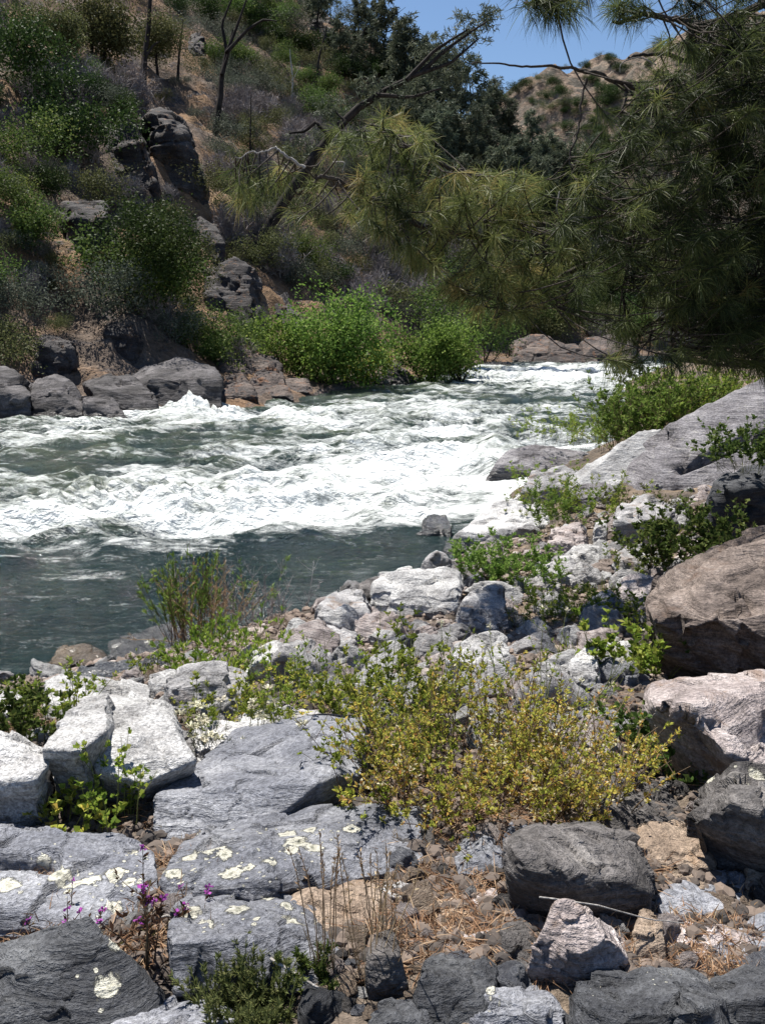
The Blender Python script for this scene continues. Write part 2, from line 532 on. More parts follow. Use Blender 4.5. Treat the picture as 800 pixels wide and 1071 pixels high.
def mat_water():
    t = NT('river_water')
    oc = t.n('ShaderNodeTexCoord').outputs['Object']
    fo = t.n('ShaderNodeAttribute', attribute_name='foam').outputs['Fac']
    cr = t.n('ShaderNodeAttribute', attribute_name='crest').outputs['Fac']
    st = t.vmap(oc, (.75, 1.6, 1.0), (0, 0, .25))
    n1, n2, n3 = t.noise(st, 1.7, 6, .68, .9), t.noise(st, 6.5, 5, .7, .6), t.noise(st, 26, 3, .65)
    k = t.math('ADD', t.math('MULTIPLY', t.math('SUBTRACT', n1, .5), 1.5), t.math('MULTIPLY', t.math('SUBTRACT', n2, .5), .75))
    k = t.math('ADD', k, t.math('MULTIPLY', t.math('SUBTRACT', n3, .5), .16))
    m = t.math('ADD', fo, k)
    thin = t.ramp(m, [(.34, 0.0), (.56, .30), (.74, .62), (.98, 1.0)])
    deep = t.mix(t.ramp(cr, [(.35, 0.0), (.95, 1.0)]), (.010, .022, .024), (.105, .130, .075))
    deep = t.mix(t.ramp(t.noise(oc, .5, 3, .6), [(.4, 0.0), (.65, .6)]), deep, (.028, .046, .044))
    c = t.mix(thin, deep, t.mix(n2, (.62, .67, .66), (.90, .91, .90)))
    rg = t.ramp(thin, [(0, .07), (.6, .6)])
    h = t.math('ADD', t.math('MULTIPLY', n2, .7), t.math('MULTIPLY', n3, .35))
    h2 = t.noise(t.vmap(oc, (1, 1.8, 1), (0, 0, .2)), 3.4, 4, .6, .4)
    nr = t.bump(t.math('ADD', t.math('MULTIPLY', h, t.math('SUBTRACT', 1.0, t.math('MULTIPLY', thin, .65))), t.math('MULTIPLY', thin, .4)), .5, .10, t.bump(h2, .95, .28))
    b = t.n('ShaderNodeBsdfPrincipled', i_Base_Color=c, i_Roughness=rg, i_Normal=nr, i_IOR=1.33)
    b.inputs['Specular IOR Level'].default_value = .5
    return t.finish(b.outputs[0])


M['gravel'] = mat_leaf('gravel_grains', [(0, G(.05, .045, .042)), (.4, G(.14, .115, .095)), (.8, G(.24, .19, .15)), (1, G(.38, .34, .31))], 0.0, .85, .2)
M['ground'], M['hill'], M['mountain'], M['water'] = mat_ground(), mat_hill(), mat_mountain(), mat_water()
# ------------------------------------------------------------------ the setting
x, y, Q = polar_grid(-110, 110, 520, .5, 130, 420)
z = z_near(x, y)
V = np.stack([x, y, z], 1)
s = s_near(x, y)
keep = (s[Q] > -2.5).any(1)
V2, Q2, _ = compact(V, Q, keep)
o = mobj('riverbank', mesh_data('riverbank', V2, Q2[:, ::-1], None, M['ground']))
tag(o, kind='structure')

x, y, Q = polar_grid(-62, 66, 640, 24, 330, 420)
V = np.stack([x, y, z_far(x, y)], 1)
keep = (s_far(x, y)[Q] > -2.5).any(1)
V2, Q2, _ = compact(V, Q, keep)
tag(mobj('hillside', mesh_data('hillside', V2, Q2[:, ::-1], None, M['hill'])), kind='structure')


def z_mtn(x, y):
    q = xyz(x, y)
    q2 = xyz(x, y)
    top = np.interp(x, [-300, 0, 30, 44, 66, 89, 140, 230, 400, 700], [60, 66, 75, 82, 90, 98, 116, 150, 185, 210])
    up = sstep(170, 330, y - .25 * np.abs(x - 60)) * 1.0
    z = up * top + 6 * fbm(q / 38, 4) * up + 2.2 * (ridged(q / 13 + 5, 3) - 1.2) * up + 6 * (ridged(q / 52 + 2, 5) - 1.3) * up - 2
    return z


gx, gy = np.meshgrid(np.linspace(-320, 700, 520), np.linspace(150, 700, 360))
x, y = gx.ravel(), gy.ravel()
i = (np.arange(359)[:, None] * 520 + np.arange(519)[None]).ravel()
Q = np.stack([i, i + 1, i + 521, i + 520], 1)
tag(mobj('mountain', mesh_data('mountain', np.stack([x, y, z_mtn(x, y)], 1), Q, None, M['mountain'])), kind='structure')

# one broad sheet of low land under everything, reaching the horizon
x, y, Q = polar_grid(-180, 180, 73, 1, 4000, 30)
tag(mobj('ground', mesh_data('ground', np.stack([x, y, np.full(x.shape, -3.2)], 1), Q[:, ::-1], None, M['ground'])), kind='structure')

# ---- river
x, y, Q = polar_grid(-70, 66, 1000, 5.5, 170, 760)
sn, sf = s_near(x, y), s_far(x, y)
keep = ((sn[Q] < 1.0) & (sf[Q] < 1.6)).all(1)
V = np.stack([x, y, np.zeros_like(x)], 1)
V, Q, at = compact(V, Q, keep, {'sn': sn, 'sf': sf})
x, y = V[:, 0], V[:, 1]
u, v, _ = project(V)
# where the rapids break: patches (centre, half size, weight) given on the picture and laid onto the water plane
PATCH = [(190, 545, 170, 24, .62), (110, 528, 70, 16, .35), (390, 520, 130, 26, .45), (455, 485, 90, 20, .42), (330, 472, 130, 12, .30),
         (585, 393, 95, 11, .55), (430, 445, 160, 10, .22), (150, 438, 160, 7, .35), (330, 432, 150, 6, .22), (60, 455, 60, 10, .18),
         (650, 480, 60, 14, .3), (60, 548, 90, 8, .1), (205, 428, 26, 6, .5), (500, 425, 110, 7, .15), (230, 505, 100, 12, .35), (540, 455, 80, 9, .25),
         (90, 602, 55, 5, .45), (45, 625, 40, 4, .28), (190, 575, 60, 5, .3), (20, 570, 50, 6, .3), (520, 500, 40, 22, .3), (585, 470, 60, 8, .3), (700, 400, 60, 8, .4), (440, 535, 60, 10, .4),
         (395, 582, 120, 20, -.75), (330, 600, 90, 25, -.5), (55, 488, 70, 14, -.30), (170, 470, 55, 8, -.25), (240, 455, 60, 6, -.22), (330, 412, 100, 6, -.45),
         (505, 517, 45, 9, -.2), (480, 566, 40, 14, -.6), (560, 420, 60, 5, -.30), (600, 440, 45, 5, -.2), (120, 556, 30, 8, -.45), (40, 660, 120, 40, -.12), (120, 630, 50, 4, .25), (60, 585, 70, 4, .3), (250, 580, 60, 4, .3)]
F = np.full(len(x), .10)
amp = np.zeros(len(x))
rap = sstep(585, 540, v + .06 * (u - 300)) * sstep(376, 383, v)
F += .235 * rap
for (cu, cv, ru, rv, w) in PATCH:
    g = np.exp(-((u - cu) / ru) ** 2 - ((v - cv) / rv) ** 2)
    F += w * g * .92
ca, sa = math.cos(.22), math.sin(.22)
xr, yr = x * ca + y * sa, -x * sa + y * ca
warp = fbm(xyz(x / 5, y / 5, 3.3), 3)
q = xyz(xr / 4.2 + .4 * warp, yr / 1.9 + .5 * warp, 0)
w1 = pn(q)
w2 = pn(xyz(xr / 1.7 + .5 * warp, yr / .95, 5.5))
w3 = fbm(xyz(xr / .7, yr / .45, 9.1), 3)
cr = (1 - np.abs(w1) * 1.7)
amp = .055 + .72 * rap * (.35 + .65 * np.clip(F, 0, 1))
edge = sstep(0, 2.5, -at['sn']) * sstep(0, 1.5, -at['sf'])
amp *= .3 + .7 * edge
rip = fbm(xyz(xr / .55, yr / .28, 6.6), 3)
lump = fbm(xyz(x / .38, y / .33, 2.2), 3)
big = np.exp(-((u - 205) / 22) ** 2 - ((v - 428) / 7) ** 2) * .75 + np.exp(-((u - 150) / 110) ** 2 - ((v - 525) / 14) ** 2) * .35
fo = np.clip(F, 0, 1)
z = .034 * rip * edge + amp * (.62 * cr ** 2 * np.sign(cr) - .25 + .34 * w2 + .09 * w3) + .06 * lump * fo * rap + big * (.6 + .6 * lump)
big_ = fbm(xyz(xr / 3.1, yr / 1.5, 21.), 3)
foam = F + rap * (.30 * w1 * np.sign(w1 + .2) + .22 * w2 + .18 * w3 + .18 * (cr - .5) + .30 * big_)
foam = foam + .25 * np.exp(-((at['sn'] + .15) / .25) ** 2) * rap * sstep(30, 20, y)
sl = np.clip(.5 + z * 1.1, 0, 1) * rap
V[:, 2] = z
tag(mobj('river', mesh_data('river', V, Q[:, ::-1], None, M['water'], {'foam': foam, 'crest': sl})), kind='structure')

# ---- light, sky, camera
SUN_EL, SUN_AZ = R(64), R(-34)          # azimuth from +Y, towards +X
world = bpy.data.worlds.new('World')
scene.world = world
world.use_nodes = True
wt = world.node_tree
wt.nodes.clear()
sky = wt.nodes.new('ShaderNodeTexSky')
sky.sky_type = 'NISHITA'
sky.sun_disc = False
sky.sun_elevation = SUN_EL
sky.sun_rotation = SUN_AZ
sky.altitude = 500
sky.air_density = 1.0
sky.dust_density = .15
sky.ozone_density = 4.0
bg = wt.nodes.new('ShaderNodeBackground')
bg.inputs['Strength'].default_value = .066
wo = wt.nodes.new('ShaderNodeOutputWorld')
wt.links.new(sky.outputs[0], bg.inputs[0])
wt.links.new(bg.outputs[0], wo.inputs[0])

sd = bpy.data.lights.new('sun', 'SUN')
sd.energy = 5.0
sd.angle = R(.53)
sd.color = (1.0, .955, .88)
so = link(bpy.data.objects.new('sun', sd))
d = Vector((math.sin(SUN_AZ) * math.cos(SUN_EL), math.cos(SUN_AZ) * math.cos(SUN_EL), math.sin(SUN_EL)))
so.rotation_euler = d.to_track_quat('Z', 'Y').to_euler()
so.location = (0, 0, 60)

cd = bpy.data.cameras.new('camera')
cd.sensor_fit = 'VERTICAL'
cd.sensor_height = 36
cd.lens = 36 * FPX / 1071
cd.clip_start = .05
cd.clip_end = 9000
co = link(bpy.data.objects.new('camera', cd))
co.location = CAM
co.rotation_euler = (R(90) - PITCH, 0, 0)
scene.camera = co
vs = scene.view_settings
vs.view_transform = 'Standard'
vs.look = 'None'
vs.exposure = .88
vs.gamma = 1
vs.use_curve_mapping = False
cy = scene.cycles
cy.max_bounces = 6
cy.diffuse_bounces = 3
cy.glossy_bounces = 2
cy.transmission_bounces = 3
cy.use_denoising = True
cy.caustics_reflective = cy.caustics_refractive = False
# ------------------------------------------------------------------ rocks
_ico = {}


def ico(sub):
    if sub not in _ico:
        bm = bmesh.new()
        bmesh.ops.create_icosphere(bm, subdivisions=sub, radius=1)
        V = np.array([v.co[:] for v in bm.verts])
        T = np.array([[v.index for v in f.verts] for f in bm.faces])
        bm.free()
        _ico[sub] = (V / np.linalg.norm(V, axis=1)[:, None], T)
    return _ico[sub]


def hull_planes(q):
    bm = bmesh.new()
    for p in q: bm.verts.new(p)
    bmesh.ops.convex_hull(bm, input=bm.verts)
    bm.normal_update()
    pl = []
    for f in bm.faces:
        if f.calc_area() < 1e-6: continue
        n = np.array(f.normal[:]); d = float(n @ np.array(f.verts[0].co[:]))
        if d < 0: n, d = -n, -d
        if any(n @ m > .995 and abs(d - e) < .03 for m, e in pl): continue
        pl.append((n, max(d, .05)))
    bm.free()
    return np.array([p[0] for p in pl]), np.array([p[1] for p in pl])


def vnormals(V, T):
    a, b, c = V[T[:, 0]], V[T[:, 1]], V[T[:, 2]]
    fn = np.cross(b - a, c - a)
    N = np.zeros_like(V)
    for k in range(3): np.add.at(N, T[:, k], fn)
    return N / (np.linalg.norm(N, axis=1)[:, None] + 1e-12)


def rock_shape(pts, sub=6, p=110, chips=13, lump=.022, strata=.028, bed=(.2, -.2, 1), bedf=9, seed=0, fine=.006, facet=.17, cells=46, hollow=.03):
    """closed rock round the convex hull of pts: rounded facets, chipped corners, bedding ledges"""
    rg = np.random.default_rng(seed + 101)
    pts = np.asarray(pts, float)
    c = (pts.max(0) + pts.min(0)) / 2
    _, _, R_ = np.linalg.svd(pts - pts.mean(0), full_matrices=False)
    q = (pts - c) @ R_.T
    half = np.maximum((q.max(0) - q.min(0)) / 2, 1e-3)
    mid = (q.max(0) + q.min(0)) / 2
    q = (q - mid) / half
    n, d = hull_planes(q)
    cn, cd_ = [], []
    for _ in range(chips):
        w = rg.normal(size=3); w /= np.linalg.norm(w)
        h = (q @ w).max()
        cn.append(w); cd_.append(h * rg.uniform(.8, .96))
    if chips:
        n = np.vstack([n, cn]); d = np.concatenate([d, np.maximum(cd_, .1)])
    dirs, T = ico(sub)
    g = np.maximum(dirs @ n.T, 0) / d
    gm = g.max(1)
    r = 1 / (gm * ((g / gm[:, None]) ** p).sum(1) ** (1 / p))
    V = ((dirs * r[:, None]) * half + mid) @ R_ + c
    if np.linalg.det(R_) < 0: T = T[:, ::-1]
    size = float(np.cbrt(half.prod()))
    N = vnormals(V, T)
    so_ = rg.uniform(-50, 50, 3)
    L = (V - c) / size
    bed = np.asarray(bed, float); bed /= np.linalg.norm(bed)
    e1 = np.cross(bed, [.9, .1, .3]); e1 /= np.linalg.norm(e1)
    e2 = np.cross(bed, e1)
    dsp = lump * fbm(L * 1.1 + so_, 4, .5)
    wob = .16 * fbm(L * .8 + so_ + 7, 2)
    sl = np.stack([(L @ e1) * .55, (L @ e2) * .55, (L @ bed + wob) * bedf * .25], 1) + so_
    s1 = pn(sl)
    dsp += strata * (np.sign(s1) * np.abs(s1) ** .3 + .5 * fbm(sl * np.array([1.6, 1.6, 2.9]), 3, .6))
    # fractured faces: each patch of the surface is tilted a little on its own plane
    ci = rg.integers(0, len(V), cells)
    wv = np.stack([fbm(L * 2.2 + so_ + 11 * k, 3) for k in range(3)], 1) * .14
    dd = ((L[:, None] + wv[:, None] - L[ci][None]) ** 2).sum(2)
    near = dd.argmin(1)
    tl = rg.normal(size=(cells, 3)) * facet
    tl -= (tl * N[ci]).sum(1)[:, None] * N[ci]
    fd = np.clip(((L - L[ci][near]) * tl[near]).sum(1), -.09, .09)
    dsp += fd - .35 * np.abs(fd)
    # broken hollows and small scars
    ho = pn(L * 1.7 + so_ + 31)
    dsp -= hollow * sstep(.28, .42, ho)
    dsp += fine * fbm(L * 6.5 + so_ + 3, 3, .6)
    V = V + N * (dsp * size)[:, None]
    return V, T, size


def facing_patch(V, T, spots):
    """lichen mask: spots are (u, v, radius px); each is found once on the camera side of the rock and then spread over the surface in 3-D"""
    u, v, z = project(V)
    N = vnormals(V, T)
    front = ((CAM - V) * N).sum(1) > 0
    m = np.zeros(len(V))
    rs = np.random.default_rng(len(V) + len(spots))
    spots = list(spots) + [(a + rs.normal() * b * 1.6, c_ + rs.normal() * b * 1.1, b * rs.uniform(.12, .38)) for a, c_, b in spots for _ in range(7)]
    for (cu, cv, r) in spots:
        dd = np.hypot(u - cu, v - cv) + np.where(front, 0, 1e5)
        k = int(np.argmin(dd))
        if dd[k] > 25: continue
        rad = r * z[k] / FPX
        dist = np.linalg.norm((V - V[k]), axis=1)
        m = np.maximum(m, np.clip((1.0 if r > 4 else .8) - .5 * dist / rad, 0, 1))
    return m


n_rock = [0]


def rk(label, mat, top, ridge, bottom, t=.4, rd=.06, bd=0.0, D=None, zf=None, sink=.12, name='rock', cat='rock', group=None, lichen=None, back=.35, water=False, keepD=False, crack=None, crack_w=3, crack_d=.12, **kw):
    """one rock. Corners are read off the photograph, then given their own depths behind the front foot of the rock:
    top corners t metres back, the ridge rd back, the foot bd back; the hidden back and the buried base close the body."""
    n_rock[0] += 1
    near_ = zf is None and not water
    if D is None or (near_ and not keepD):
        bu = np.mean([b[0] for b in bottom]); bv = np.mean([b[1] for b in bottom])
        D = (zf or Dn)(min(max(bu, -40), 860), bv)
        if near_: D -= np.mean([b[2] if len(b) > 2 else bd for b in bottom])

    D0 = D + (np.mean([b[2] if len(b) > 2 else bd for b in bottom]) if near_ else 0)

    def g(L, dd):
        out = []
        for a in L:
            k = a[2] if len(a) > 2 else dd
            if near_ and k > 0:                     # keep the corner in front of the ground behind it
                k = min(k, max(.8 * (Dn(a[0], a[1]) - D0) + D0 - D, .02))
            out.append(P(a[0], a[1], D + k))
        return out
    tp, rd_, bt = g(top, t), g(ridge, rd), g(bottom, bd)
    pts = tp + rd_ + bt
    zlo = min(p_[2] for p_ in bt)
    for p_ in tp:                                   # hidden back side, down to the ground
        away = FWD.copy(); away[2] = 0
        h = p_[2] - zlo
        kb = .4 if near_ else 1.0
        pts.append(p_ + away * kb * (t * back + .2 * h) - np.array([0, 0, (.6 if near_ else .35) * h]))
        b = p_ + away * kb * (t * back + .15 * h); b[2] = zlo - sink
        pts.append(b)
    for p_ in bt:
        b = p_ + np.array([0, 0.03, 0]); b[2] -= sink
        pts.append(b)
    kw.setdefault('seed', n_rock[0] * 13)
    V, T, size = rock_shape(pts, **kw)
    if crack:                                       # a groove cut into the surface along a line
        u, v, z = project(V)
        N = vnormals(V, T)
        best = np.full(len(V), 1e9)
        for a, b in zip(crack[:-1], crack[1:]):
            d0, d1 = b[0] - a[0], b[1] - a[1]
            tt = np.clip(((u - a[0]) * d0 + (v - a[1]) * d1) / (d0 * d0 + d1 * d1), 0, 1)
            best = np.minimum(best, np.hypot(u - a[0] - tt * d0, v - a[1] - tt * d1))
        f = np.exp(-(best / crack_w) ** 2) * (((CAM - V) * N).sum(1) > 0)
        V = V - N * (f * crack_d * size)[:, None]
    org = np.array([V[:, 0].mean(), V[:, 1].mean(), zlo])
    at = {'lichen': facing_patch(V, T, lichen)} if lichen else None
    o = mobj(name, mesh_data(name, V - org, None, T, M[mat], at), None, org)
    tag(o, label, cat, group)
    if name == 'rock_outcrop':
        uu = [a[0] for a in top + ridge + bottom]; vv = [a[1] for a in top + ridge + bottom]
        OUTC.append((np.mean(uu), np.mean(vv), .62 * (max(uu) - min(uu)) + 8))
    hero.append((org, V[:, :2].min(0), V[:, :2].max(0)))
    return o


hero, OUTC = [], []
# --- foreground, left
rk('dark pointed slate with a steep face and pale lichen spot, in the bottom left corner', 'slate_dark', [(94, 956, .25), (-60, 1006, .26), (170, 1046, .14)],
   [(40, 985, .22)], [(-60, 1110), (110, 1110), (178, 1062, .10)], D=2.12, t=.26, lichen=[(112, 1033, 13), (128, 980, 7)], sub=7, strata=.012, lump=.02, bed=(.1, .8, .5), chips=4, facet=.07, hollow=.0)
rk('low blue-grey slate slab lying just right of the dark pointed slate', 'slate', [(182, 1043), (238, 1055)], [(110, 1072), (250, 1068)], [(105, 1120), (262, 1110)],
   D=2.0, t=.16, rd=.04, sub=6, strata=.012, lump=.02, chips=4)
rk('long blue-grey slate slab with three pale lichen rosettes at the left edge', 'slate', [(-90, 850), (0, 860), (60, 868), (152, 893)], [(-90, 900, .2), (-90, 935, .04), (30, 952, .05), (118, 962, .03), (162, 912, .26)],
   [(-90, 985), (30, 968), (120, 975), (165, 935, .2)], t=.5, D=2.62, lichen=[(62, 915, 13), (80, 924, 8), (95, 922, 11), (120, 916, 11), (135, 922, 7), (118, 950, 10), (8, 926, 12), (45, 900, 6), (140, 893, 6)],
   sub=7, strata=.028, lump=.025, bed=(.05, .25, 1), bedf=8, chips=4, facet=.1, hollow=.015, crack=[(-20, 898), (30, 902), (54, 905)], crack_w=6, crack_d=.2)
rk('flat slate slab with crusts of cream lichen under the yellow bush', 'slate', [(185, 890), (250, 868), (330, 850), (440, 850)], [(168, 922, .1), (225, 926, .06), (270, 918, .08), (310, 900, .22), (440, 880, .4)],
   [(180, 945, .05), (265, 940, .05), (330, 925, .25), (440, 915, .45)], t=.55, D=2.78, lichen=[(188, 905, 10), (200, 896, 8), (222, 888, 14), (236, 893, 9), (182, 915, 9), (243, 912, 10), (262, 907, 6), (282, 903, 8), (300, 872, 10), (312, 880, 12), (326, 886, 9),
   (305, 889, 8), (325, 868, 7), (366, 868, 8), (352, 877, 7)], sub=7, strata=.028, lump=.025, bed=(.1, .1, 1), chips=4, facet=.1, hollow=.015)
rk('large blue-grey slate slab sloping down to the left, below the white rock', 'slate', [(240, 792), (300, 768), (340, 754), (384, 757)], [(154, 842, .14), (164, 862, .06), (214, 862, .04), (285, 838, .12), (378, 800, .35)],
   [(170, 880, .05), (215, 882, .05), (290, 868, .14), (380, 830, .4)], t=.95, D=3.35, sub=7, strata=.022, lump=.03, bed=(-.25, -.1, 1), bedf=10, chips=5, facet=.08, hollow=.01)
rk('pale white-grey boulder split from its bigger neighbour by a crack', 'pale', [(78, 730), (112, 726), (118, 740)], [(44, 784, .05), (90, 782, .06), (112, 764, .2)], [(62, 842, .28), (98, 846, .28), (112, 820, .4)],
   t=.75, D=5.15, sub=6, strata=.01, lump=.03, chips=1, facet=.1, hollow=.01)
rk('largest white-grey boulder with flat tilted top and black undercut foot, beside cream flowers', 'pale', [(110, 725), (140, 728), (170, 734), (182, 757, .4)], [(94, 786, .1), (102, 806, .04), (150, 820, .03), (204, 794, .16), (196, 780, .25)],
   [(112, 840, .25), (155, 832, .28), (203, 812, .35)], t=.85, D=5.0, sub=7, strata=.008, lump=.02, chips=1, facet=.08, hollow=.01)
rk('pale rough boulder with rusty spots cut off by the left edge, dark below', 'pale', [(-60, 748), (0, 762), (46, 782)], [(-60, 815, .05), (0, 818, .05), (36, 815, .05), (52, 797, .15)], [(-60, 880, .12), (0, 872, .12), (45, 862, .15)],
   t=.55, D=4.1, sub=6, strata=.01, lump=.05, chips=6)
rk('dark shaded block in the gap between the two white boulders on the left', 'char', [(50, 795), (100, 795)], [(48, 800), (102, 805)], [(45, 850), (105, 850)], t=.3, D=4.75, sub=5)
rk('long low pale rock behind the white boulders at the water', 'pale', [(44, 712), (70, 704), (110, 708), (156, 716)], [(38, 735), (90, 738), (155, 732)], [(40, 762), (95, 762), (155, 750)], t=.5, D=6.6, sub=6, lump=.05)
rk('small pale rock at the left edge just above the waterline', 'pale', [(-30, 720), (22, 723)], [(-30, 742), (26, 740)], [(-30, 760), (26, 755)], t=.4, D=7.0, sub=5, lump=.05)
rk('wet brown rounded boulder lying in the water at the left', 'wetbrown', [(60, 676), (95, 671), (108, 682)], [(46, 692), (80, 690), (114, 690)], [(42, 706), (80, 712), (118, 704)], t=.45, water=True, D=Dw(75, 704), sub=6, lump=.05, p=14, sink=.3)
rk('wet blue-black ledge at the waterline below the willow stems', 'wet', [(115, 668), (150, 662), (185, 656), (196, 664)], [(108, 684), (150, 682), (196, 682)], [(108, 694), (150, 696), (198, 692)], t=.8, water=True, D=Dw(150, 694), sub=6, lump=.05, sink=.3)
rk('thin dark wet slab in front of the brown wet boulder', 'wet', [(82, 697), (110, 692), (148, 692)], [(78, 704), (150, 700)], [(80, 712), (152, 708)], t=.3, D=Dn(115, 712), sub=6, lump=.04)
rk('pinkish-grey rock with a rust stain beside the low grass', 'grey', [(176, 700), (210, 690), (236, 688)], [(172, 720), (190, 722), (228, 712)], [(176, 750), (205, 752), (240, 742)], t=.45, D=6.4, sub=6, lump=.07)
rk('small pale rock with bleached twigs behind the rust-stained one', 'pale', [(158, 702), (186, 698)], [(155, 715), (192, 716)], [(158, 730), (192, 732)], t=.3, D=6.9, sub=5, lump=.06)
rk('grey rock right of the rust-stained rock, under green grass', 'grey', [(222, 695), (258, 700)], [(212, 722), (262, 722)], [(215, 748), (262, 745)], t=.4, D=6.7, sub=5, lump=.07)
rk('white angular boulder with a dark hollow in its lower front', 'pale', [(270, 678), (288, 669), (308, 680), (316, 700)], [(255, 702, .08), (272, 692, .04), (296, 697, .05), (314, 706, .1)], [(254, 714, .12), (285, 716, .2), (312, 714, .15)], t=.5, D=7.6, sub=6, lump=.05)
rk('pale flat rock half hidden behind the cream flowers', 'pale', [(198, 765), (240, 762), (275, 755)], [(194, 785), (235, 792), (270, 780)], [(198, 812), (235, 815), (275, 800)], t=.5, D=4.8, sub=6, lump=.05)
rk('grey-white stone under the yellow-green plants above the slate slab', 'grey', [(250, 745), (310, 742), (335, 750)], [(250, 762), (335, 764)], [(250, 785), (335, 780)], t=.4, D=5.1, sub=5, lump=.06)
rk('grey rock with lichen spots in front of the cream-crusted slab, dark on its right side', 'slate', [(180, 938, .35), (240, 936, .4), (300, 946, .4), (325, 958, .35)], [(178, 985, .05), (240, 985, .08), (276, 962, .2), (330, 975, .2)],
   [(180, 1040, .0), (270, 1050, .05), (330, 1040, .15), (366, 1012, .25)], t=.4, D=2.35, sub=7, lichen=[(250, 950, 11), (305, 965, 11), (200, 955, 9), (215, 970, 10), (280, 940, 7), (245, 930, 6), (300, 948, 7)], lump=.035, chips=6)
# --- foreground, middle and right
rk('pinkish flat rock behind the dry brown stalks', 'tan', [(310, 930), (350, 918), (398, 920)], [(298, 950), (350, 958), (400, 950)], [(300, 975), (350, 985), (405, 972)], t=.3, D=2.75, sub=6, lump=.04, strata=.015)
rk('small pale flat stone lying on dry straw, dark along its right front', 'pale', [(402, 924), (440, 920), (456, 930)], [(398, 934), (436, 938), (455, 934)], [(400, 938), (436, 944), (455, 941)], t=.1, rd=.03, D=2.85, sub=6, sink=.05, strata=.01)
rk('small tan stone on the straw, between the pale flat stone and the big dark boulder', 'tan', [(458, 943), (482, 941)], [(455, 953), (490, 953)], [(462, 964), (488, 962)], t=.12, D=2.7, sub=5, sink=.05)
rk('pinkish stone leaning on the left foot of the big dark boulder', 'pink', [(496, 930), (520, 928)], [(490, 944), (522, 946)], [(494, 956), (524, 958)], t=.12, D=2.75, sub=5, sink=.05)
rk('bluish cracked rock just left of the big dark boulder, below the bush', 'slate', [(478, 886), (510, 878), (524, 885)], [(474, 900), (500, 906), (524, 900)], [(478, 914), (502, 920), (526, 915)], t=.2, D=2.95, sub=6, lump=.07)
rk('low blue stone behind the bluish cracked rock', 'slate', [(530, 862), (552, 857)], [(520, 880), (552, 880)], [(524, 892), (552, 892)], t=.2, D=3.15, sub=5)
rk('flat grey-brown stone below the straw patch in the middle', 'pink', [(456, 978), (530, 976)], [(450, 992), (530, 994)], [(455, 1008), (532, 1010)], t=.16, D=2.42, sub=6, sink=.06, strata=.02)
rk('big dark boulder with a sunlit rounded top and black overhanging front', 'char', [(538, 866), (585, 852), (640, 858), (676, 874), (684, 890, .3)], [(521, 884, .08), (548, 908, .03), (590, 925, .0), (618, 918, .03), (684, 924, .1)],
   [(535, 945, .14), (600, 962, .16), (640, 962, .16), (686, 955, .16)], t=.42, D=2.72, sub=7, p=22, lump=.03, strata=.016, bed=(.15, -.1, 1), bedf=8, chips=8, facet=.09, hollow=.02)
rk('tan rounded boulder tucked behind the big dark boulder', 'tan', [(672, 868), (700, 858), (728, 862), (748, 878)], [(664, 888), (700, 892), (752, 895)], [(668, 914), (705, 918), (754, 910)], t=.32, D=3.0, sub=6, p=14, lump=.05, strata=.03)
rk('tilted grey-brown angular rock standing below the big dark boulder', 'pink', [(588, 940, .1), (604, 944, .12), (655, 985, .22)], [(562, 985, .04), (600, 1000, .0), (640, 982, .03), (636, 1000, .03)], [(550, 1012, .04), (598, 1034, .03), (640, 1030, .06), (662, 1012, .14)],
   t=.2, D=2.4, sub=7, lump=.03, strata=.02, chips=6, p=40)
rk('narrow reddish upright stone right of the tilted angular rock', 'tan', [(672, 950), (690, 952)], [(662, 972), (684, 968), (698, 985)], [(665, 1014), (684, 1020), (704, 1012)], t=.14, D=2.5, sub=6, lump=.05)
rk('dark stone wedged left of the tilted angular rock', 'char', [(528, 965), (565, 962)], [(520, 980), (552, 990)], [(525, 1015), (556, 1018)], t=.2, D=2.5, sub=6)
rk('long charcoal slab along the bottom right with faint green lichen', 'slate_dark', [(604, 1022), (660, 1016), (730, 1010)], [(588, 1040, .1), (640, 1062, .0), (740, 1058, .02), (760, 1040, .1)], [(585, 1110, .05), (680, 1120), (775, 1110)], t=.25, D=2.12, sub=7, lump=.04,
   lichen=[(622, 1030, 6), (690, 1024, 6)])
rk('dark rough rock at the bottom edge left of the lichen-spotted one', 'slate_dark', [(452, 1002), (505, 1000), (522, 1015)], [(432, 1028), (470, 1035), (500, 1045)], [(428, 1085), (510, 1090)], t=.25, D=2.15, sub=6, lump=.05)
rk('grey rock with pale green lichen at the bottom centre edge', 'slate', [(506, 1032), (545, 1024), (572, 1032)], [(490, 1058), (540, 1066), (590, 1062)], [(488, 1110), (592, 1110)], t=.2, D=2.0, sub=6, lichen=[(500, 1044, 9), (512, 1034, 6)], lump=.05)
rk('small dark rock at the bottom edge beside the dry stalks', 'slate_dark', [(398, 1050), (440, 1045)], [(386, 1068), (452, 1066)], [(385, 1105), (456, 1105)], t=.15, D=2.02, sub=6)
rk('dark upright rock behind the dry brown stalks, pale on its right shoulder', 'char', [(392, 978, .2), (410, 968, .2)], [(384, 1000, .05), (418, 998, .04)], [(380, 1050, .03), (428, 1040, .03)], t=.22, D=2.3, sub=6, lump=.05)
rk('small grey stone at the bottom edge in front of the charcoal slab', 'slate', [(655, 1044), (690, 1050)], [(650, 1060), (700, 1066)], [(650, 1095), (705, 1095)], t=.1, D=1.98, sub=5)
rk('blue-grey flat stone right of the reddish upright stone, dark below', 'slate', [(690, 932), (720, 924), (752, 936)], [(686, 946), (722, 950), (756, 948)], [(692, 962), (725, 968), (758, 958)], t=.22, D=2.72, sub=6, lump=.05)
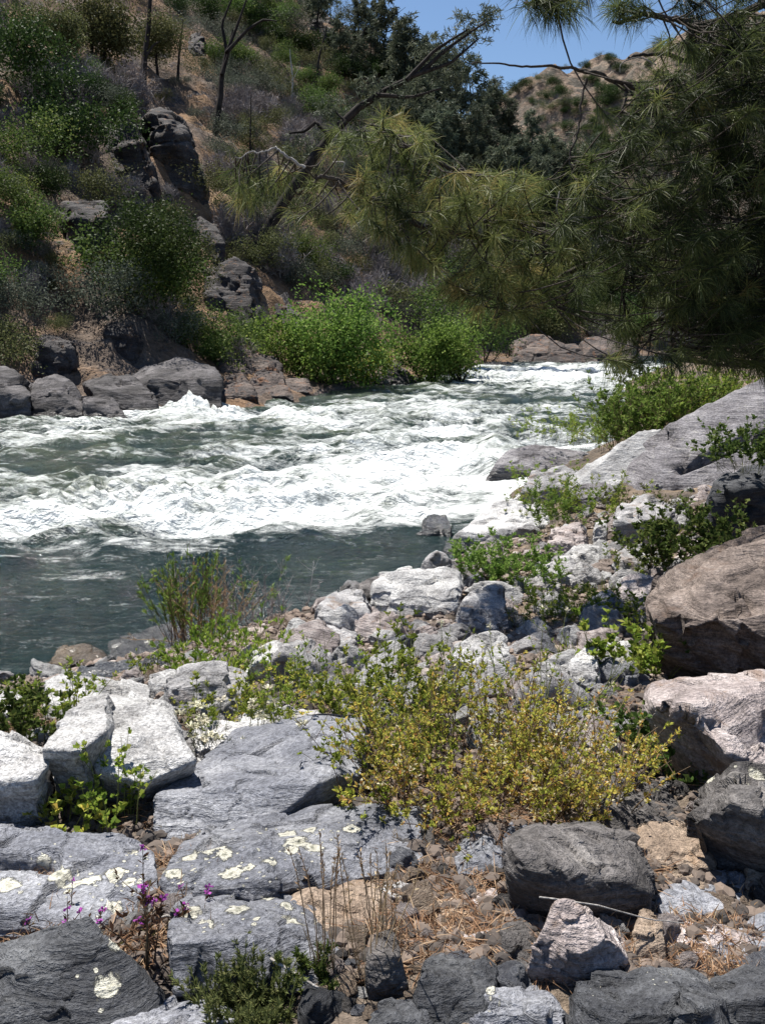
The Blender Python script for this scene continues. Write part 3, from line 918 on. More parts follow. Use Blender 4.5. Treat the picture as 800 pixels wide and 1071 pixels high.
rk('cream-tan flat stone below the tan rounded boulder', 'tan', [(686, 916), (716, 913), (738, 918)], [(684, 925), (735, 926)], [(686, 936), (735, 934)], t=.14, D=2.9, sub=5, sink=.05)
rk('bluish stone between the cream-tan stone and the right edge', 'slate', [(740, 915), (770, 912), (786, 922)], [(732, 930), (785, 932)], [(735, 942), (786, 944)], t=.2, D=2.85, sub=6, lump=.06)
rk('tan rock cut off by the right edge above the straw', 'tan', [(784, 902), (830, 900)], [(780, 916), (840, 920)], [(782, 935), (840, 938)], t=.2, D=2.85, sub=6, lump=.06)
rk('brownish flat stone on the straw at the right', 'pink', [(700, 968), (740, 960), (790, 968)], [(694, 985), (745, 992), (800, 985)], [(698, 1003), (750, 1010), (800, 1000)], t=.2, D=2.5, sub=6, strata=.03)
rk('blue-grey slab lying at the right edge on the straw', 'slate', [(745, 985), (800, 962), (850, 960)], [(735, 1002), (800, 992), (850, 990)], [(740, 1012), (800, 1005), (850, 1002)], t=.22, D=2.42, sub=6, sink=.06)
rk('dark flat rock at the bottom right corner', 'slate_dark', [(750, 1020), (800, 1012), (850, 1012)], [(745, 1045), (850, 1045)], [(745, 1100), (850, 1100)], t=.22, D=2.1, sub=6)
rk('black and white angular boulder at the right edge with a black front', 'char', [(744, 806), (768, 796), (800, 804), (860, 800)], [(721, 856, .12), (740, 836, .06), (800, 858, .0), (860, 858, .0)], [(736, 895, .2), (800, 915, .16), (860, 915, .16)],
   t=.4, D=2.98, sub=7, lump=.05, lichen=[(742, 815, 5), (790, 812, 10)], chips=8)
rk('dark grey flat-topped rock at the foot of the yellow bush', 'char', [(622, 828), (660, 812), (700, 822), (716, 848)], [(612, 848), (665, 852), (716, 858)], [(616, 872), (670, 876), (720, 872)], t=.4, D=3.25, sub=6, lump=.05)
rk('dark rock in the shade under the left of the yellow bush', 'char', [(400, 858), (450, 852)], [(395, 872), (455, 875)], [(400, 892), (455, 895)], t=.3, D=3.05, sub=5)
rk('broad pinkish-white boulder at the right edge, sunlit top and shaded left foot', 'pink', [(682, 714), (735, 702), (790, 700), (900, 704)], [(680, 728, .3), (720, 748, .12), (756, 784, .0), (800, 806, .0), (900, 820, .1)], [(700, 775, .45), (745, 812, .3), (800, 830, .22), (900, 840, .25)],
   t=.7, D=4.1, sub=7, lump=.03, strata=.02, chips=6)
# --- middle ground, right
rk('huge brown layered boulder with a ledged top and black overhang at the right', 'brown', [(700, 613), (728, 586), (760, 568), (800, 553), (900, 540)], [(661, 648, .3), (700, 640, .1), (746, 630, .05), (772, 652, .1), (900, 640, .2)],
   [(672, 700, .45), (720, 716, .4), (768, 700, .35), (900, 720, .3)], t=2.2, D=6.6, sub=7, lump=.03, strata=.075, bed=(.25, -.35, 1), bedf=10, chips=9, facet=.16, hollow=.04)
rk('grey slope of rock just left behind the brown layered boulder', 'grey', [(672, 640), (706, 605), (728, 598)], [(660, 648), (712, 618)], [(664, 660), (720, 640)], t=.7, D=7.4, sub=6, lump=.04)
rk('pinkish boulder at the right edge under the brown layered one', 'pink', [(790, 622), (860, 610)], [(756, 654, .2), (790, 655, .0), (860, 655)], [(762, 692, .1), (800, 712, .0), (860, 712)], t=.8, D=5.9, sub=6, p=20, lump=.04)
rk('small pale stone perched on the brown layered boulder', 'pale', [(753, 570), (766, 568)], [(750, 578), (768, 578)], [(752, 583), (768, 583)], t=.12, rd=.03, D=7.5, keepD=True, sub=5, sink=.03, chips=3)
rk('giant grey slab sloping up to the right edge, crossed by a dark crack', 'slab', [(672, 466, 1.2), (690, 452, 1.6), (750, 421, 2.2), (800, 399, 2.6), (980, 350, 3.5)], [(650, 496, .5), (660, 500, .3), (980, 440, 1.5)], [(662, 512, .2), (720, 516, .0), (756, 506, .0), (800, 488, .3), (980, 500, .6)],
   t=2.4, D=11.6, sub=7, lump=.02, strata=.032, bed=(-.50, -.35, .8), bedf=14, chips=2, back=.6, facet=.06, hollow=.0, crack=[(830, 442), (800, 456), (770, 464), (742, 478), (712, 490)], crack_w=4)
rk('pale leaning slab wedged against the left of the giant slab', 'pale', [(668, 450, .9), (690, 448, 1.0), (694, 455, .9)], [(592, 500, .35), (600, 508, .0), (648, 504, .1)], [(594, 512, .1), (640, 514, .0), (655, 506, .1)], t=.9, D=12.6, sub=6, lump=.015, chips=1, facet=.03, hollow=.0)
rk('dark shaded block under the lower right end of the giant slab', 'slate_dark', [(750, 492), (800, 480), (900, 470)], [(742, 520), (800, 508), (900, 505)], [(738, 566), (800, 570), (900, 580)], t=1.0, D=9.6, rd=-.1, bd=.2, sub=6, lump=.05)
rk('rounded grey boulder at the river edge left of the leaning slab', 'slab', [(536, 468), (556, 462), (590, 463), (620, 472)], [(510, 488), (560, 490), (600, 492)], [(506, 496), (550, 504), (600, 508)], t=1.2, water=True, D=Dw(560, 502), sub=6, lump=.03, sink=.4, facet=.05, hollow=.0, p=24)
rk('white boulder jutting into the rapids with foam at its left', 'pale', [(512, 527), (536, 521), (560, 522), (576, 530)], [(480, 556, .4), (520, 556), (574, 550)], [(466, 575, .5), (515, 580), (575, 572)], t=.9, D=14.6, water=True, sub=6, lump=.03, sink=.4, facet=.08, hollow=.01)
rk('small black wet rock at the toe of the white river boulder', 'wet', [(470, 564), (492, 562)], [(462, 572), (498, 572)], [(460, 580), (500, 581)], t=.4, water=True, D=Dw(480, 580), sub=5, sink=.3)
rk('dark rock just under the surface left of the white river boulder', 'wet', [(446, 540), (466, 538)], [(436, 552), (474, 552)], [(434, 562), (474, 563)], t=.8, water=True, D=Dw(455, 562), sub=6, sink=.4)
rk('large white flat-topped rock on the waterline, behind the bush', 'pale', [(396, 600), (420, 592), (474, 591), (484, 606)], [(384, 618), (420, 628), (466, 632), (484, 622)], [(386, 640), (430, 645), (470, 645)], t=.9, D=11.2, sub=7, lump=.035, strata=.02)
rk('grey-white boulder left of the flat-topped waterline rock', 'grey', [(340, 620), (356, 613), (380, 618), (388, 634)], [(328, 642), (350, 648), (385, 645)], [(322, 662), (350, 668), (388, 662)], t=.7, D=9.8, sub=6, lump=.05)
rk('dark brown-edged stone on the waterline between two pale rocks', 'char', [(378, 606), (395, 602)], [(372, 618), (398, 620)], [(374, 635), (398, 640)], t=.4, D=11.0, sub=5)
rk('grey-lilac boulder right of the flat-topped waterline rock', 'grey', [(486, 622), (505, 610), (528, 614)], [(474, 640), (500, 655), (530, 650)], [(478, 665), (502, 668), (530, 662)], t=.7, D=9.2, sub=6, lump=.05)
rk('low black stone beside the driftwood stick on the waterline', 'char', [(476, 596), (500, 593)], [(470, 603), (502, 604)], [(470, 612), (502, 612)], t=.4, D=12.6, sub=5)
rk('flat grey stone with a black crack, left of the bush top', 'grey', [(316, 660), (350, 652), (372, 660)], [(310, 672), (350, 676), (372, 672)], [(312, 682), (350, 686), (372, 682)], t=.4, D=7.9, sub=6, lump=.05)
rk('angular grey stone below the cracked flat stone', 'grey', [(322, 686), (345, 682)], [(315, 698), (348, 700)], [(318, 712), (350, 712)], t=.35, D=7.2, sub=5, lump=.06)
rk('white rock partly hidden behind the top of the yellow bush', 'pale', [(478, 668), (510, 656), (532, 668)], [(466, 690), (500, 700), (534, 695)], [(468, 722), (534, 720)], t=.5, D=6.9, sub=6, lump=.05)
rk('pale rock showing through the right part of the bush', 'pale', [(600, 682), (624, 672)], [(590, 705), (626, 705)], [(592, 730), (628, 728)], t=.4, D=5.8, sub=6, lump=.05)
rk('broken pink-grey rock with a white chip, above the small green bushes', 'pink', [(578, 552), (606, 545), (615, 558)], [(572, 565), (612, 570)], [(574, 582), (614, 582)], t=.5, D=11.2, sub=6, lump=.06)
rk('small cream block standing on edge by the pink-grey rock', 'pale', [(622, 545), (634, 544)], [(620, 552), (636, 552)], [(621, 570), (636, 570)], t=.2, D=11.0, sub=5)
rk('grey boulder with a reddish foot, right of the cream block', 'grey', [(650, 524), (690, 516), (708, 530)], [(645, 545), (700, 545)], [(648, 572), (704, 570)], t=.8, D=10.4, sub=6, lump=.06)
rk('lichen-pale boulder below the reddish-footed one', 'grey', [(648, 572), (672, 565), (694, 575)], [(640, 585), (690, 590)], [(642, 604), (692, 606)], t=.5, D=9.4, sub=6, lump=.05)
rk('dark brown flat rock with black shade beneath it', 'brown', [(612, 588), (635, 583), (652, 588)], [(608, 596), (652, 598)], [(610, 602), (652, 604)], t=.45, rd=-.03, bd=.12, D=9.3, sub=6, lump=.03)
rk('brown-grey boulder with white lichen dots among the green bushes', 'grey', [(562, 586), (590, 580), (606, 590)], [(556, 598), (606, 604)], [(558, 612), (606, 614)], t=.5, D=9.6, sub=6, lump=.06)
rk('low grey rock in front of the boulder with white lichen dots', 'grey', [(545, 602), (580, 598)], [(538, 612), (588, 614)], [(540, 624), (590, 624)], t=.4, D=9.1, sub=6, lump=.06)
rk('bluish rock leaning by a small white pyramid stone', 'slate', [(616, 625), (640, 614)], [(606, 640), (642, 636)], [(608, 655), (640, 655)], t=.4, D=8.1, sub=6, lump=.05)
rk('small white pyramid-shaped stone among grey ones', 'pale', [(624, 628)], [(612, 648), (642, 645)], [(612, 655), (644, 654)], t=.2, rd=.06, D=7.9, sub=5, chips=3)
rk('brown-grey rock in front of the leafy bush', 'pink', [(650, 603), (676, 598), (690, 608)], [(640, 622), (690, 625)], [(642, 640), (690, 640)], t=.45, D=8.6, sub=6, lump=.06)
rk('low grey rock between the rounded river-edge boulder and the leaning slab', 'grey', [(556, 494), (590, 488), (612, 494)], [(545, 512), (615, 510)], [(548, 526), (618, 524)], t=1.0, D=15, sub=6, lump=.05)
rk('pale broken rock below the low grey one, before the olive bush', 'pale', [(540, 514), (566, 510)], [(532, 524), (572, 524)], [(532, 534), (574, 534)], t=.6, D=14, sub=6, lump=.05)
rk('purplish rock at the toe of the leaning slab', 'slab', [(600, 508), (640, 504)], [(592, 520), (645, 520)], [(592, 532), (648, 532)], t=.7, D=13, sub=6, lump=.05)
# --- far bank
kw = dict(zf=Dw, sink=.5, facet=.1, hollow=.01, group='dark boulders along the far bank')
rk('biggest dark flat-topped boulder at the far waterline, behind the splash', 'bankrock', [(136, 392), (150, 384), (188, 372), (226, 380)], [(150, 402), (190, 401), (231, 395)], [(165, 430), (195, 432), (233, 429)], t=4.2, rd=.5, lump=.03, chips=5, **kw)
rk('wedge-shaped far-bank boulder with a pale top, left of the biggest one', 'bankrock', [(88, 400), (108, 391), (138, 391)], [(96, 408), (164, 414)], [(112, 434), (166, 432)], t=2.6, rd=.4, lump=.03, chips=5, **kw)
rk('low grey far-bank boulder in front of the wedge-shaped one', 'bankrock', [(84, 412), (112, 412)], [(92, 420), (130, 430)], [(86, 438), (134, 438)], t=1.4, rd=.3, lump=.04, chips=5, **kw)
rk('dark triangular boulder at the far waterline near the left edge', 'bankrock', [(32, 400), (58, 392), (72, 396)], [(32, 412), (62, 410), (92, 428)], [(28, 438), (95, 438)], t=2.2, rd=.5, lump=.05, chips=6, **kw)
rk('black shaded boulder at the far waterline cut by the left edge', 'bankrock', [(-60, 385), (10, 384), (30, 396)], [(-60, 400), (32, 408)], [(-60, 440), (34, 438)], t=2.5, rd=.3, lump=.05, chips=6, **kw)
rk('brown lone boulder at the far waterline beside the big willow bush', 'rust', [(268, 388), (285, 384), (296, 390)], [(262, 396), (298, 398)], [(260, 409), (298, 408)], t=1.8, rd=.5, lump=.06, **{**kw, 'zf': Df})
rk('rusty low rock at the far waterline right of the biggest boulder', 'rust', [(236, 392), (256, 388)], [(232, 402), (262, 402)], [(232, 412), (264, 411)], t=1.6, rd=.4, lump=.06, **{**kw, 'zf': Df})
rk('flat brown rock at the foot of the big willow bush', 'rust', [(296, 396), (322, 394)], [(294, 403), (326, 404)], [(294, 410), (328, 410)], t=1.5, rd=.4, lump=.06, **{**kw, 'zf': Df})
rk('brown rock shelf above the lone boulder at the far waterline', 'rust', [(232, 372), (270, 366), (290, 372)], [(230, 384), (292, 386)], [(232, 398), (292, 396)], t=2.5, rd=.6, D=45, lump=.09, **{**kw, 'zf': None, 'water': True})
rk('flat rust-brown rock on the beach right of the biggest far-bank boulder', 'rust', [(236, 402), (262, 399)], [(232, 410), (268, 410)], [(232, 418), (270, 416)], t=1.6, rd=.3, lump=.06, **{**kw, 'zf': Df})
rk('long brown rock on the beach in front of the lone boulder', 'rust', [(262, 405), (300, 402)], [(258, 411), (306, 410)], [(258, 416), (308, 414)], t=1.6, rd=.3, lump=.06, **{**kw, 'zf': Df})
rk('dark leaning rock between the two willow bushes at the far waterline', 'bankrock', [(402, 374), (414, 378)], [(400, 384), (436, 396)], [(402, 402), (440, 402)], t=2.4, rd=.5, lump=.05, **kw)
rk('low flat dark rock at the far waterline below the second willow', 'bankrock', [(385, 396), (400, 392)], [(380, 399), (408, 400)], [(380, 405), (410, 404)], t=1.5, rd=.4, **kw)
rk('low black rocks edge at the foot of the upstream dark bush', 'bankrock', [(512, 378), (534, 378)], [(508, 381), (534, 381)], [(508, 384), (534, 384)], t=1.5, rd=.4, **kw)
rk('rust-stained tilted outcrop at the bend upstream, left piece', 'rust', [(534, 356), (556, 350), (580, 352)], [(536, 366), (578, 366)], [(536, 379), (580, 379)], t=4, rd=1, lump=.05, **kw)
rk('rust-stained tilted outcrop at the bend upstream, middle piece', 'rust', [(574, 354), (600, 356), (612, 366)], [(576, 368), (612, 372)], [(572, 380), (616, 380)], t=4, rd=1, lump=.05, **kw)
rk('rust-stained tilted outcrop at the bend upstream, right piece', 'rust', [(610, 352), (640, 348), (668, 354)], [(610, 366), (668, 366)], [(608, 380), (672, 380)], t=4, rd=1, lump=.05, **kw)
kw = dict(zf=Df, sink=1.5, name='rock_outcrop', cat='outcrop', group='outcrops on the far hillside')
rk('black cliff-faced outcrop high on the far slope, slanting down to the right', 'crag', [(140, 118), (166, 108), (186, 116)], [(150, 132), (172, 130), (198, 150), (214, 190)], [(160, 205), (196, 222), (219, 214)], t=5, rd=.4, bd=.9, lump=.07, strata=.05, sub=7, **kw)
rk('brown shoulder of rock left of the black cliff-faced outcrop', 'crag', [(104, 122), (140, 112)], [(110, 150), (150, 150)], [(120, 185), (165, 200)], t=4, rd=1, lump=.08, strata=.05, **kw)
rk('dark square block under an orange-earth ledge on the far slope', 'crag', [(62, 212), (105, 212)], [(68, 222), (114, 228)], [(76, 276), (128, 282)], t=4, rd=.2, bd=1.0, lump=.06, strata=.05, **kw)
rk('black block with an orange top just above the far-bank boulders', 'crag', [(36, 350), (70, 350)], [(36, 360), (76, 360)], [(38, 398), (78, 396)], t=2.5, rd=.2, lump=.06, **kw)
rk('black block below the grey bush with pale flowers on the far slope', 'crag', [(112, 338), (140, 336)], [(108, 344), (146, 344)], [(112, 376), (148, 376)], t=2, rd=.2, lump=.06, **kw)
rk('grey streaked rock face above the big willow bush', 'crag', [(214, 282), (250, 270), (272, 282)], [(210, 300), (262, 300)], [(222, 345), (268, 345)], t=4, rd=1.4, lump=.1, strata=.07, **kw)
rk('dark slanting rib of rock right of the grey streaked face', 'crag', [(276, 296), (296, 300)], [(272, 312), (314, 325)], [(282, 345), (322, 345)], t=3, rd=.8, lump=.08, strata=.06, **kw)
rk('small dark outcrop high on the slope beside the forked dead tree', 'crag', [(198, 34), (212, 32)], [(196, 44), (214, 46)], [(198, 60), (216, 62)], t=4, rd=.8, lump=.08, **kw)
rk('dark jumbled rocks below the black cliff outcrop', 'crag', [(206, 222), (226, 226)], [(200, 240), (232, 250)], [(206, 275), (238, 278)], t=3, rd=.8, lump=.1, **kw)
rk('dark rocks near the upper skyline left of the grey pines', 'crag', [(322, 14), (346, 18)], [(322, 26), (350, 32)], [(326, 44), (352, 46)], t=6, rd=1, lump=.1, **kw)

# --- loose stones, one object each
_var = {}
def stone_mesh(mat, k):
    if (mat, k) not in _var:
        rg = np.random.default_rng(k * 7 + 5)
        n = 9
        pts = rg.normal(size=(n, 3)); pts /= np.linalg.norm(pts, axis=1)[:, None]
        pts *= np.array([1, rg.uniform(.6, .9), rg.uniform(.35, .65)]) * rg.uniform(.8, 1.1, (n, 1))
        pts = np.vstack([pts, [[-.7, -.4, -.3], [.7, -.4, -.3], [.6, .5, -.3], [-.6, .5, -.3], [.0, .1, .4]]])
        V, T, _ = rock_shape(pts, sub=5, p=60, chips=7, lump=.05, strata=.03, seed=k)
        V -= V.mean(0)
        _var[(mat, k)] = mesh_data('stone', V, None, T, M[mat])
    return _var[(mat, k)]


def project1(x, y, z):
    u, v, _ = project(np.array([[x, y, z]]))
    return u[0], v[0]


def stones(n, region, r0, r1, mats, label, group, seed, avoid=.5):
    """n single stones dropped on the bank inside a picture polygon, clear of the big rocks"""
    rg = np.random.default_rng(seed)
    poly = np.array(region, float)
    lo, hi = poly.min(0), poly.max(0)
    done = tries = 0
    while done < n and tries < n * 30:
        tries += 1
        u, v = rg.uniform(lo, hi)
        a, b = poly, np.roll(poly, -1, 0)
        c = ((a[:, 1] > v) != (b[:, 1] > v)) & (u < (b[:, 0] - a[:, 0]) * (v - a[:, 1]) / (b[:, 1] - a[:, 1] + 1e-9) + a[:, 0])
        if c.sum() % 2 == 0: continue
        p_ = P(u, v, Dn(u, v))
        r = r0 * (r1 / r0) ** (rg.random() ** 1.7)
        if any((lo_[0] + (hi_[0] - lo_[0]) * .12 < p_[0] < hi_[0] - (hi_[0] - lo_[0]) * .12) and (lo_[1] + (hi_[1] - lo_[1]) * .05 < p_[1] < hi_[1] - .1 * (hi_[1] - lo_[1])) for _, lo_, hi_ in hero): continue
        if any(np.hypot(p_[0] - q[0], p_[1] - q[1]) < (r + q[2]) * avoid for q in placed): continue
        placed.append((p_[0], p_[1], r))
        z = float(z_near(p_[:1], p_[1:2])[0])
        o = mobj('stone', stone_mesh(mats[rg.integers(len(mats))], int(rg.integers(5))), None, (p_[0], p_[1], z + r * .12))
        o.scale = (r * rg.uniform(.8, 1.2), r * rg.uniform(.8, 1.2), r * rg.uniform(.8, 1.25))
        o.rotation_euler = (rg.normal() * .25, rg.normal() * .25, rg.uniform(0, 6.28))
        tag(o, label, 'stone', group)
        done += 1


placed = []
stones(34, [(290, 650), (360, 612), (480, 600), (660, 585), (690, 640), (680, 720), (560, 730), (290, 725)], .24, .6, ['pale', 'grey', 'grey', 'pale', 'pink', 'slate'],
       'pale angular rock in the jumble behind the yellow bush', 'rocks behind the yellow bush', 41, .32)
stones(50, [(370, 880), (560, 880), (800, 895), (800, 1071), (360, 1071), (300, 960)], .03, .13, ['tan', 'pink', 'slate', 'grey', 'tan', 'char', 'pink'],
       'loose angular stone on dry straw among the foreground rocks', 'stones on the straw', 31, .42)
stones(24, [(0, 900), (380, 900), (380, 1071), (0, 1071)], .03, .10, ['slate', 'pink', 'pale', 'slate_dark'], 'small loose stone between the lichen-spotted slates', 'stones between the slates', 32, .4)
stones(16, [(700, 640), (800, 690), (800, 870), (640, 870)], .05, .16, ['pink', 'grey', 'brown', 'char'], 'loose stone tucked between the boulders at the right', 'stones at the right', 37, .42)
stones(60, [(300, 640), (520, 620), (660, 600), (690, 720), (600, 800), (300, 760)], .12, .42, ['pale', 'grey', 'grey', 'pink', 'pale', 'pale'],
       'pale loose stone in the jumble behind the yellow bush', 'stones behind the yellow bush', 33, .42)
stones(42, [(20, 690), (340, 670), (350, 800), (200, 840), (20, 840)], .09, .28, ['pale', 'grey', 'pink', 'grey'], 'grey loose stone between the white boulders and the bush', 'stones by the white boulders', 34, .42)
stones(72, [(480, 560), (600, 500), (740, 500), (740, 610), (480, 640), (360, 640)], .12, .5, ['pale', 'grey', 'grey', 'pink', 'pale'], 'loose stone on the bank between the small green bushes', 'stones between the green bushes', 35, .42)
stones(14, [(-10, 700), (330, 640), (330, 680), (160, 725), (-10, 750)], .07, .25, ['wet', 'grey', 'wetbrown', 'pale'], 'small stone at the near waterline', 'stones on the near waterline', 36, .42)

# --- gravel and grit that nobody could count
_gV, _gT = ico(2)
_n = 26000
_D = 1.9 * (14 / 1.9) ** rng.random(_n)
_a = rng.uniform(-.52, .52, _n)
_x, _y = _D * np.tan(_a), _D + 0
_ok = s_near(_x, _y) > .15
_x, _y, _D = _x[_ok], _y[_ok], _D[_ok]
_n = len(_x)
_r = (.007 + .020 * rng.random(_n) ** 3) * (.6 + .22 * _D)
_sc = _r[:, None] * rng.uniform(.55, 1.25, (_n, 3)) * np.array([1, 1, .7])
_c = np.stack([_x, _y, z_near(_x, _y) + _r * .25], 1)
_an = rng.uniform(0, 6.28, _n)
_b = _gV[None] * (1 + .13 * rng.normal(size=(_n, len(_gV), 1))) * _sc[:, None]
_V = np.stack([_b[..., 0] * np.cos(_an)[:, None] - _b[..., 1] * np.sin(_an)[:, None], _b[..., 0] * np.sin(_an)[:, None] + _b[..., 1] * np.cos(_an)[:, None], _b[..., 2]], -1) + _c[:, None]
_T = (_gT[None] + (np.arange(_n) * len(_gV))[:, None, None]).reshape(-1, 3)
tag(mobj('gravel', mesh_data('gravel', _V.reshape(-1, 3), None, _T, M['gravel'], {'var': np.repeat(np.clip(rng.random(_n) * .65 + .4 * sstep(4.2, 6, _D), 0, 1), len(_gV))}, smooth=False)),
    'mixed grey and tan gravel scattered over the bank', 'gravel', kind='stuff')
# ------------------------------------------------------------------ near plants
UPZ = np.array([0, 0, 1.0])


def curve_stem(root, az, tilt, length, bend, n=6):
    """a stem that leaves the root at `tilt` from upright and bends by `bend` along its length"""
    t = np.linspace(0, 1, n)
    ang = tilt + bend * t
    st = length / (n - 1)
    dx = np.concatenate([[0], np.cumsum(np.sin(ang[:-1]) * st)])
    dz = np.concatenate([[0], np.cumsum(np.cos(ang[:-1]) * st)])
    w = rng.normal(size=(n, 3)) * length * .012
    w[0] = 0
    return root + np.stack([dx * math.cos(az), dx * math.sin(az), dz], 1) + np.cumsum(w, 0)


def along(pts, t):
    k = np.clip(t * (len(pts) - 1), 0, len(pts) - 1.001)
    i = k.astype(int)
    f = (k - i)[:, None]
    return pts[i] * (1 - f) + pts[i + 1] * f, pts[i + 1] - pts[i]


def near_plant(name, label, cat, u, v, h, spread, n, leafmat, stemmat='stem_green', L=.03, W=.012, per=26, r0=None, sub=2, tilt=.7, bend=.3, leaf_ang=.9,
               t0=.25, droop=.15, flowers=None, D=None, group=None, stem_r=.0025, loc=None, lean=(0, 0), avar=None, zoff=0.0, nrm=None, gz=False):
    if loc is None:
        p0 = P(u, v, D or Dn(u, v))
        loc = np.array([p0[0], p0[1], float(z_near(p0[:1], p0[1:2])[0]) if D is None or gz else p0[2]])
    loc = np.array(loc) + [0, 0, zoff]
    root = empty(name, loc)
    tag(root, label, cat, group)
    S, Lf = MB(), MB()
    heads = []
    r0 = spread * .35 if r0 is None else r0
    for _ in range(n):
        az = rng.uniform(0, 2 * math.pi)
        rr = r0 * math.sqrt(rng.random())
        base = np.array([rr * math.cos(az), rr * math.sin(az), -.02])
        az2 = az + rng.normal() * .6
        ln = h * rng.uniform(.55, 1.05)
        pts = curve_stem(base, az2, abs(rng.normal()) * tilt * .5 + .05, ln, rng.normal() * bend * .5 + bend * .4)
        pts = pts + np.linspace(0, 1, len(pts))[:, None] ** 1.3 * np.array([lean[0], lean[1], 0]) * h
        if n <= 12: S = MB()
        S.tube(pts, np.linspace(stem_r, stem_r * .45, len(pts)), 4, rng.random())
        twigs = [(pts, per, t0)]
        for _k in range(sub):
            t = rng.uniform(.25, .85)
            b, tg = along(pts, np.array([t]))
            a3 = rng.uniform(0, 2 * math.pi)
            tw = curve_stem(b[0], a3, rng.uniform(.5, 1.0), ln * rng.uniform(.18, .4), -.3, 4)
            S.tube(tw, np.linspace(stem_r * .6, stem_r * .3, 4), 3, rng.random())
            twigs.append((tw, int(per * .55), .1))
        cv = rng.random() * .35
        for tw, m, tt in twigs:
            if m <= 0: continue
            t = tt + (1 - tt) * np.clip(rng.random(max(3, m // 6))[rng.integers(0, max(3, m // 6), m)] + .035 * rng.normal(size=m), 0, 1) ** .85
            b, tg = along(tw, t)
            tg = tg / (np.linalg.norm(tg, axis=1)[:, None] + 1e-9)
            rnd = rng.normal(size=(m, 3)); rnd -= (rnd * tg).sum(1)[:, None] * tg
            rnd /= np.linalg.norm(rnd, axis=1)[:, None] + 1e-9
            d = tg * math.cos(leaf_ang) + rnd * math.sin(leaf_ang) + UPZ * .25
            a = np.clip(cv + .65 * rng.random(m), 0, 1) if avar is None else np.clip(rng.normal(avar[0] + (cv - .17) * 1.5, avar[1] * .7, m), 0, 1)
            Lf.leaves(b, d, L * rng.uniform(.55, 1.2, m), W * rng.uniform(.6, 1.2, m), a, droop=droop, nrm=nrm)
        if flowers and rng.random() < flowers[4]:
            tip = pts[-1]
            m = flowers[1]
            Fl = MB()
            d = rng.normal(size=(m, 3)) * np.array([1, 1, flowers[5]]) + UPZ * .25
            Fl.leaves(np.repeat(tip[None], m, 0), d, flowers[3] * rng.uniform(.8, 2.2, m), flowers[2], rng.random(m), fold=.25, mid=.65)
            v_, q_ = np.concatenate(Fl.V), np.concatenate(Fl.Q)
            q_[:, 0] = 0                          # petals share the centre of the head
            Fl.V, Fl.Q = [v_], [q_]
            heads.append(Fl)
        if n <= 12: S.build('stem', M[stemmat], root)
    if n > 12: S.build('stems', M[stemmat], root)
    if Lf.n: Lf.build('foliage', M[leafmat], root)
    for Fl in heads[:100]: Fl.build('flower_head', M[flowers[0]], root)
    return root


def grass_tuft(name, label, u, v, h, r, n, mat, group=None, tilt=.5, w=.004, cat='grass tuft', D=None, stems=0, lean=0.0):
    p0 = P(u, v, D or Dn(u, v))
    loc = np.array([p0[0], p0[1], float(z_near(p0[:1], p0[1:2])[0])]) if D is None else p0
    B = MB()
    az = rng.uniform(0, 2 * math.pi, n)
    rr = r * np.sqrt(rng.random(n))
    b = np.stack([rr * np.cos(az), rr * np.sin(az), np.full(n, -.01)], 1)
    a2 = az + rng.normal(size=n) * .9
    tl = np.abs(rng.normal(size=n)) * tilt
    d = np.stack([np.sin(tl) * np.cos(a2) + lean, np.sin(tl) * np.sin(a2), np.cos(tl)], 1)
    B.needles(b, d, h * rng.uniform(.5, 1.1, n), w, rng.random(n), .5 * tilt)
    for k in range(stems):
        i = rng.integers(n)
        s_ = curve_stem(b[i], a2[i], tl[i] * .5, h * rng.uniform(1, 1.5), .1)
        B.tube(s_, [.0016] * 5 + [.001], 3, .4)
        t, tg = along(s_, rng.uniform(.6, 1, 14))
        B.leaves(t, tg / np.linalg.norm(tg, axis=1)[:, None] + .5 * rng.normal(size=(14, 3)), .016, .005, rng.random(14))
    o = B.build(name, M[mat], None, loc=loc)
    return tag(o, label, cat, group)


# the big yellow-green bush and the green one at its left
near_plant('yellow_bush', 'broad yellow-green bush with ochre leaves sprawling in the centre of the rocky bank', 'bush', 490, 832, .54, .85, 105, 'leaf_yellow', 'stem_brown', L=.021, W=.010, per=34, r0=.38, sub=5, tilt=1.25, bend=.7, avar=(.58, .27))
near_plant('yellow_bush', 'smaller yellow bush spilling left over the slate slab edge', 'bush', 412, 838, .32, .45, 40, 'leaf_yellow', 'stem_brown', L=.023, W=.011, per=32, r0=.26, sub=3, tilt=1.3, bend=.6, avar=(.3, .25))
near_plant('yellow_bush', 'ochre end of the bush thicket leaning towards the pinkish-white boulder', 'bush', 590, 842, .44, .5, 74, 'leaf_yellow', 'stem_brown', L=.020, W=.010, per=34, r0=.25, sub=4, tilt=.95, bend=.6, avar=(.74, .2))
near_plant('green_bush', 'upright green bush with dense leaves behind the left of the yellow bush', 'bush', 405, 770, .58, .5, 50, 'leaf_lime', 'stem_green', L=.034, W=.014, per=38, r0=.30, sub=3, tilt=.8, bend=.35)
near_plant('flowering_weed', 'tall straggly weed with cream flowers rising over the top of the yellow bush', 'weed', 550, 785, .7, .6, 20, 'leaf_lime', 'stem_green', L=.03, W=.011, per=14, r0=.38, sub=3, tilt=.5, bend=.2, flowers=('petal_cream', 12, .009, .014, .6, 1.2))
near_plant('flowering_weed', 'pale straggly weed in front of the grey stones left of the green bush', 'weed', 330, 735, .34, .5, 24, 'leaf_lime', 'stem_green', L=.028, W=.011, per=22, r0=.45, sub=3, tilt=.7, bend=.3, flowers=('petal_cream', 8, .009, .012, .5, 1))
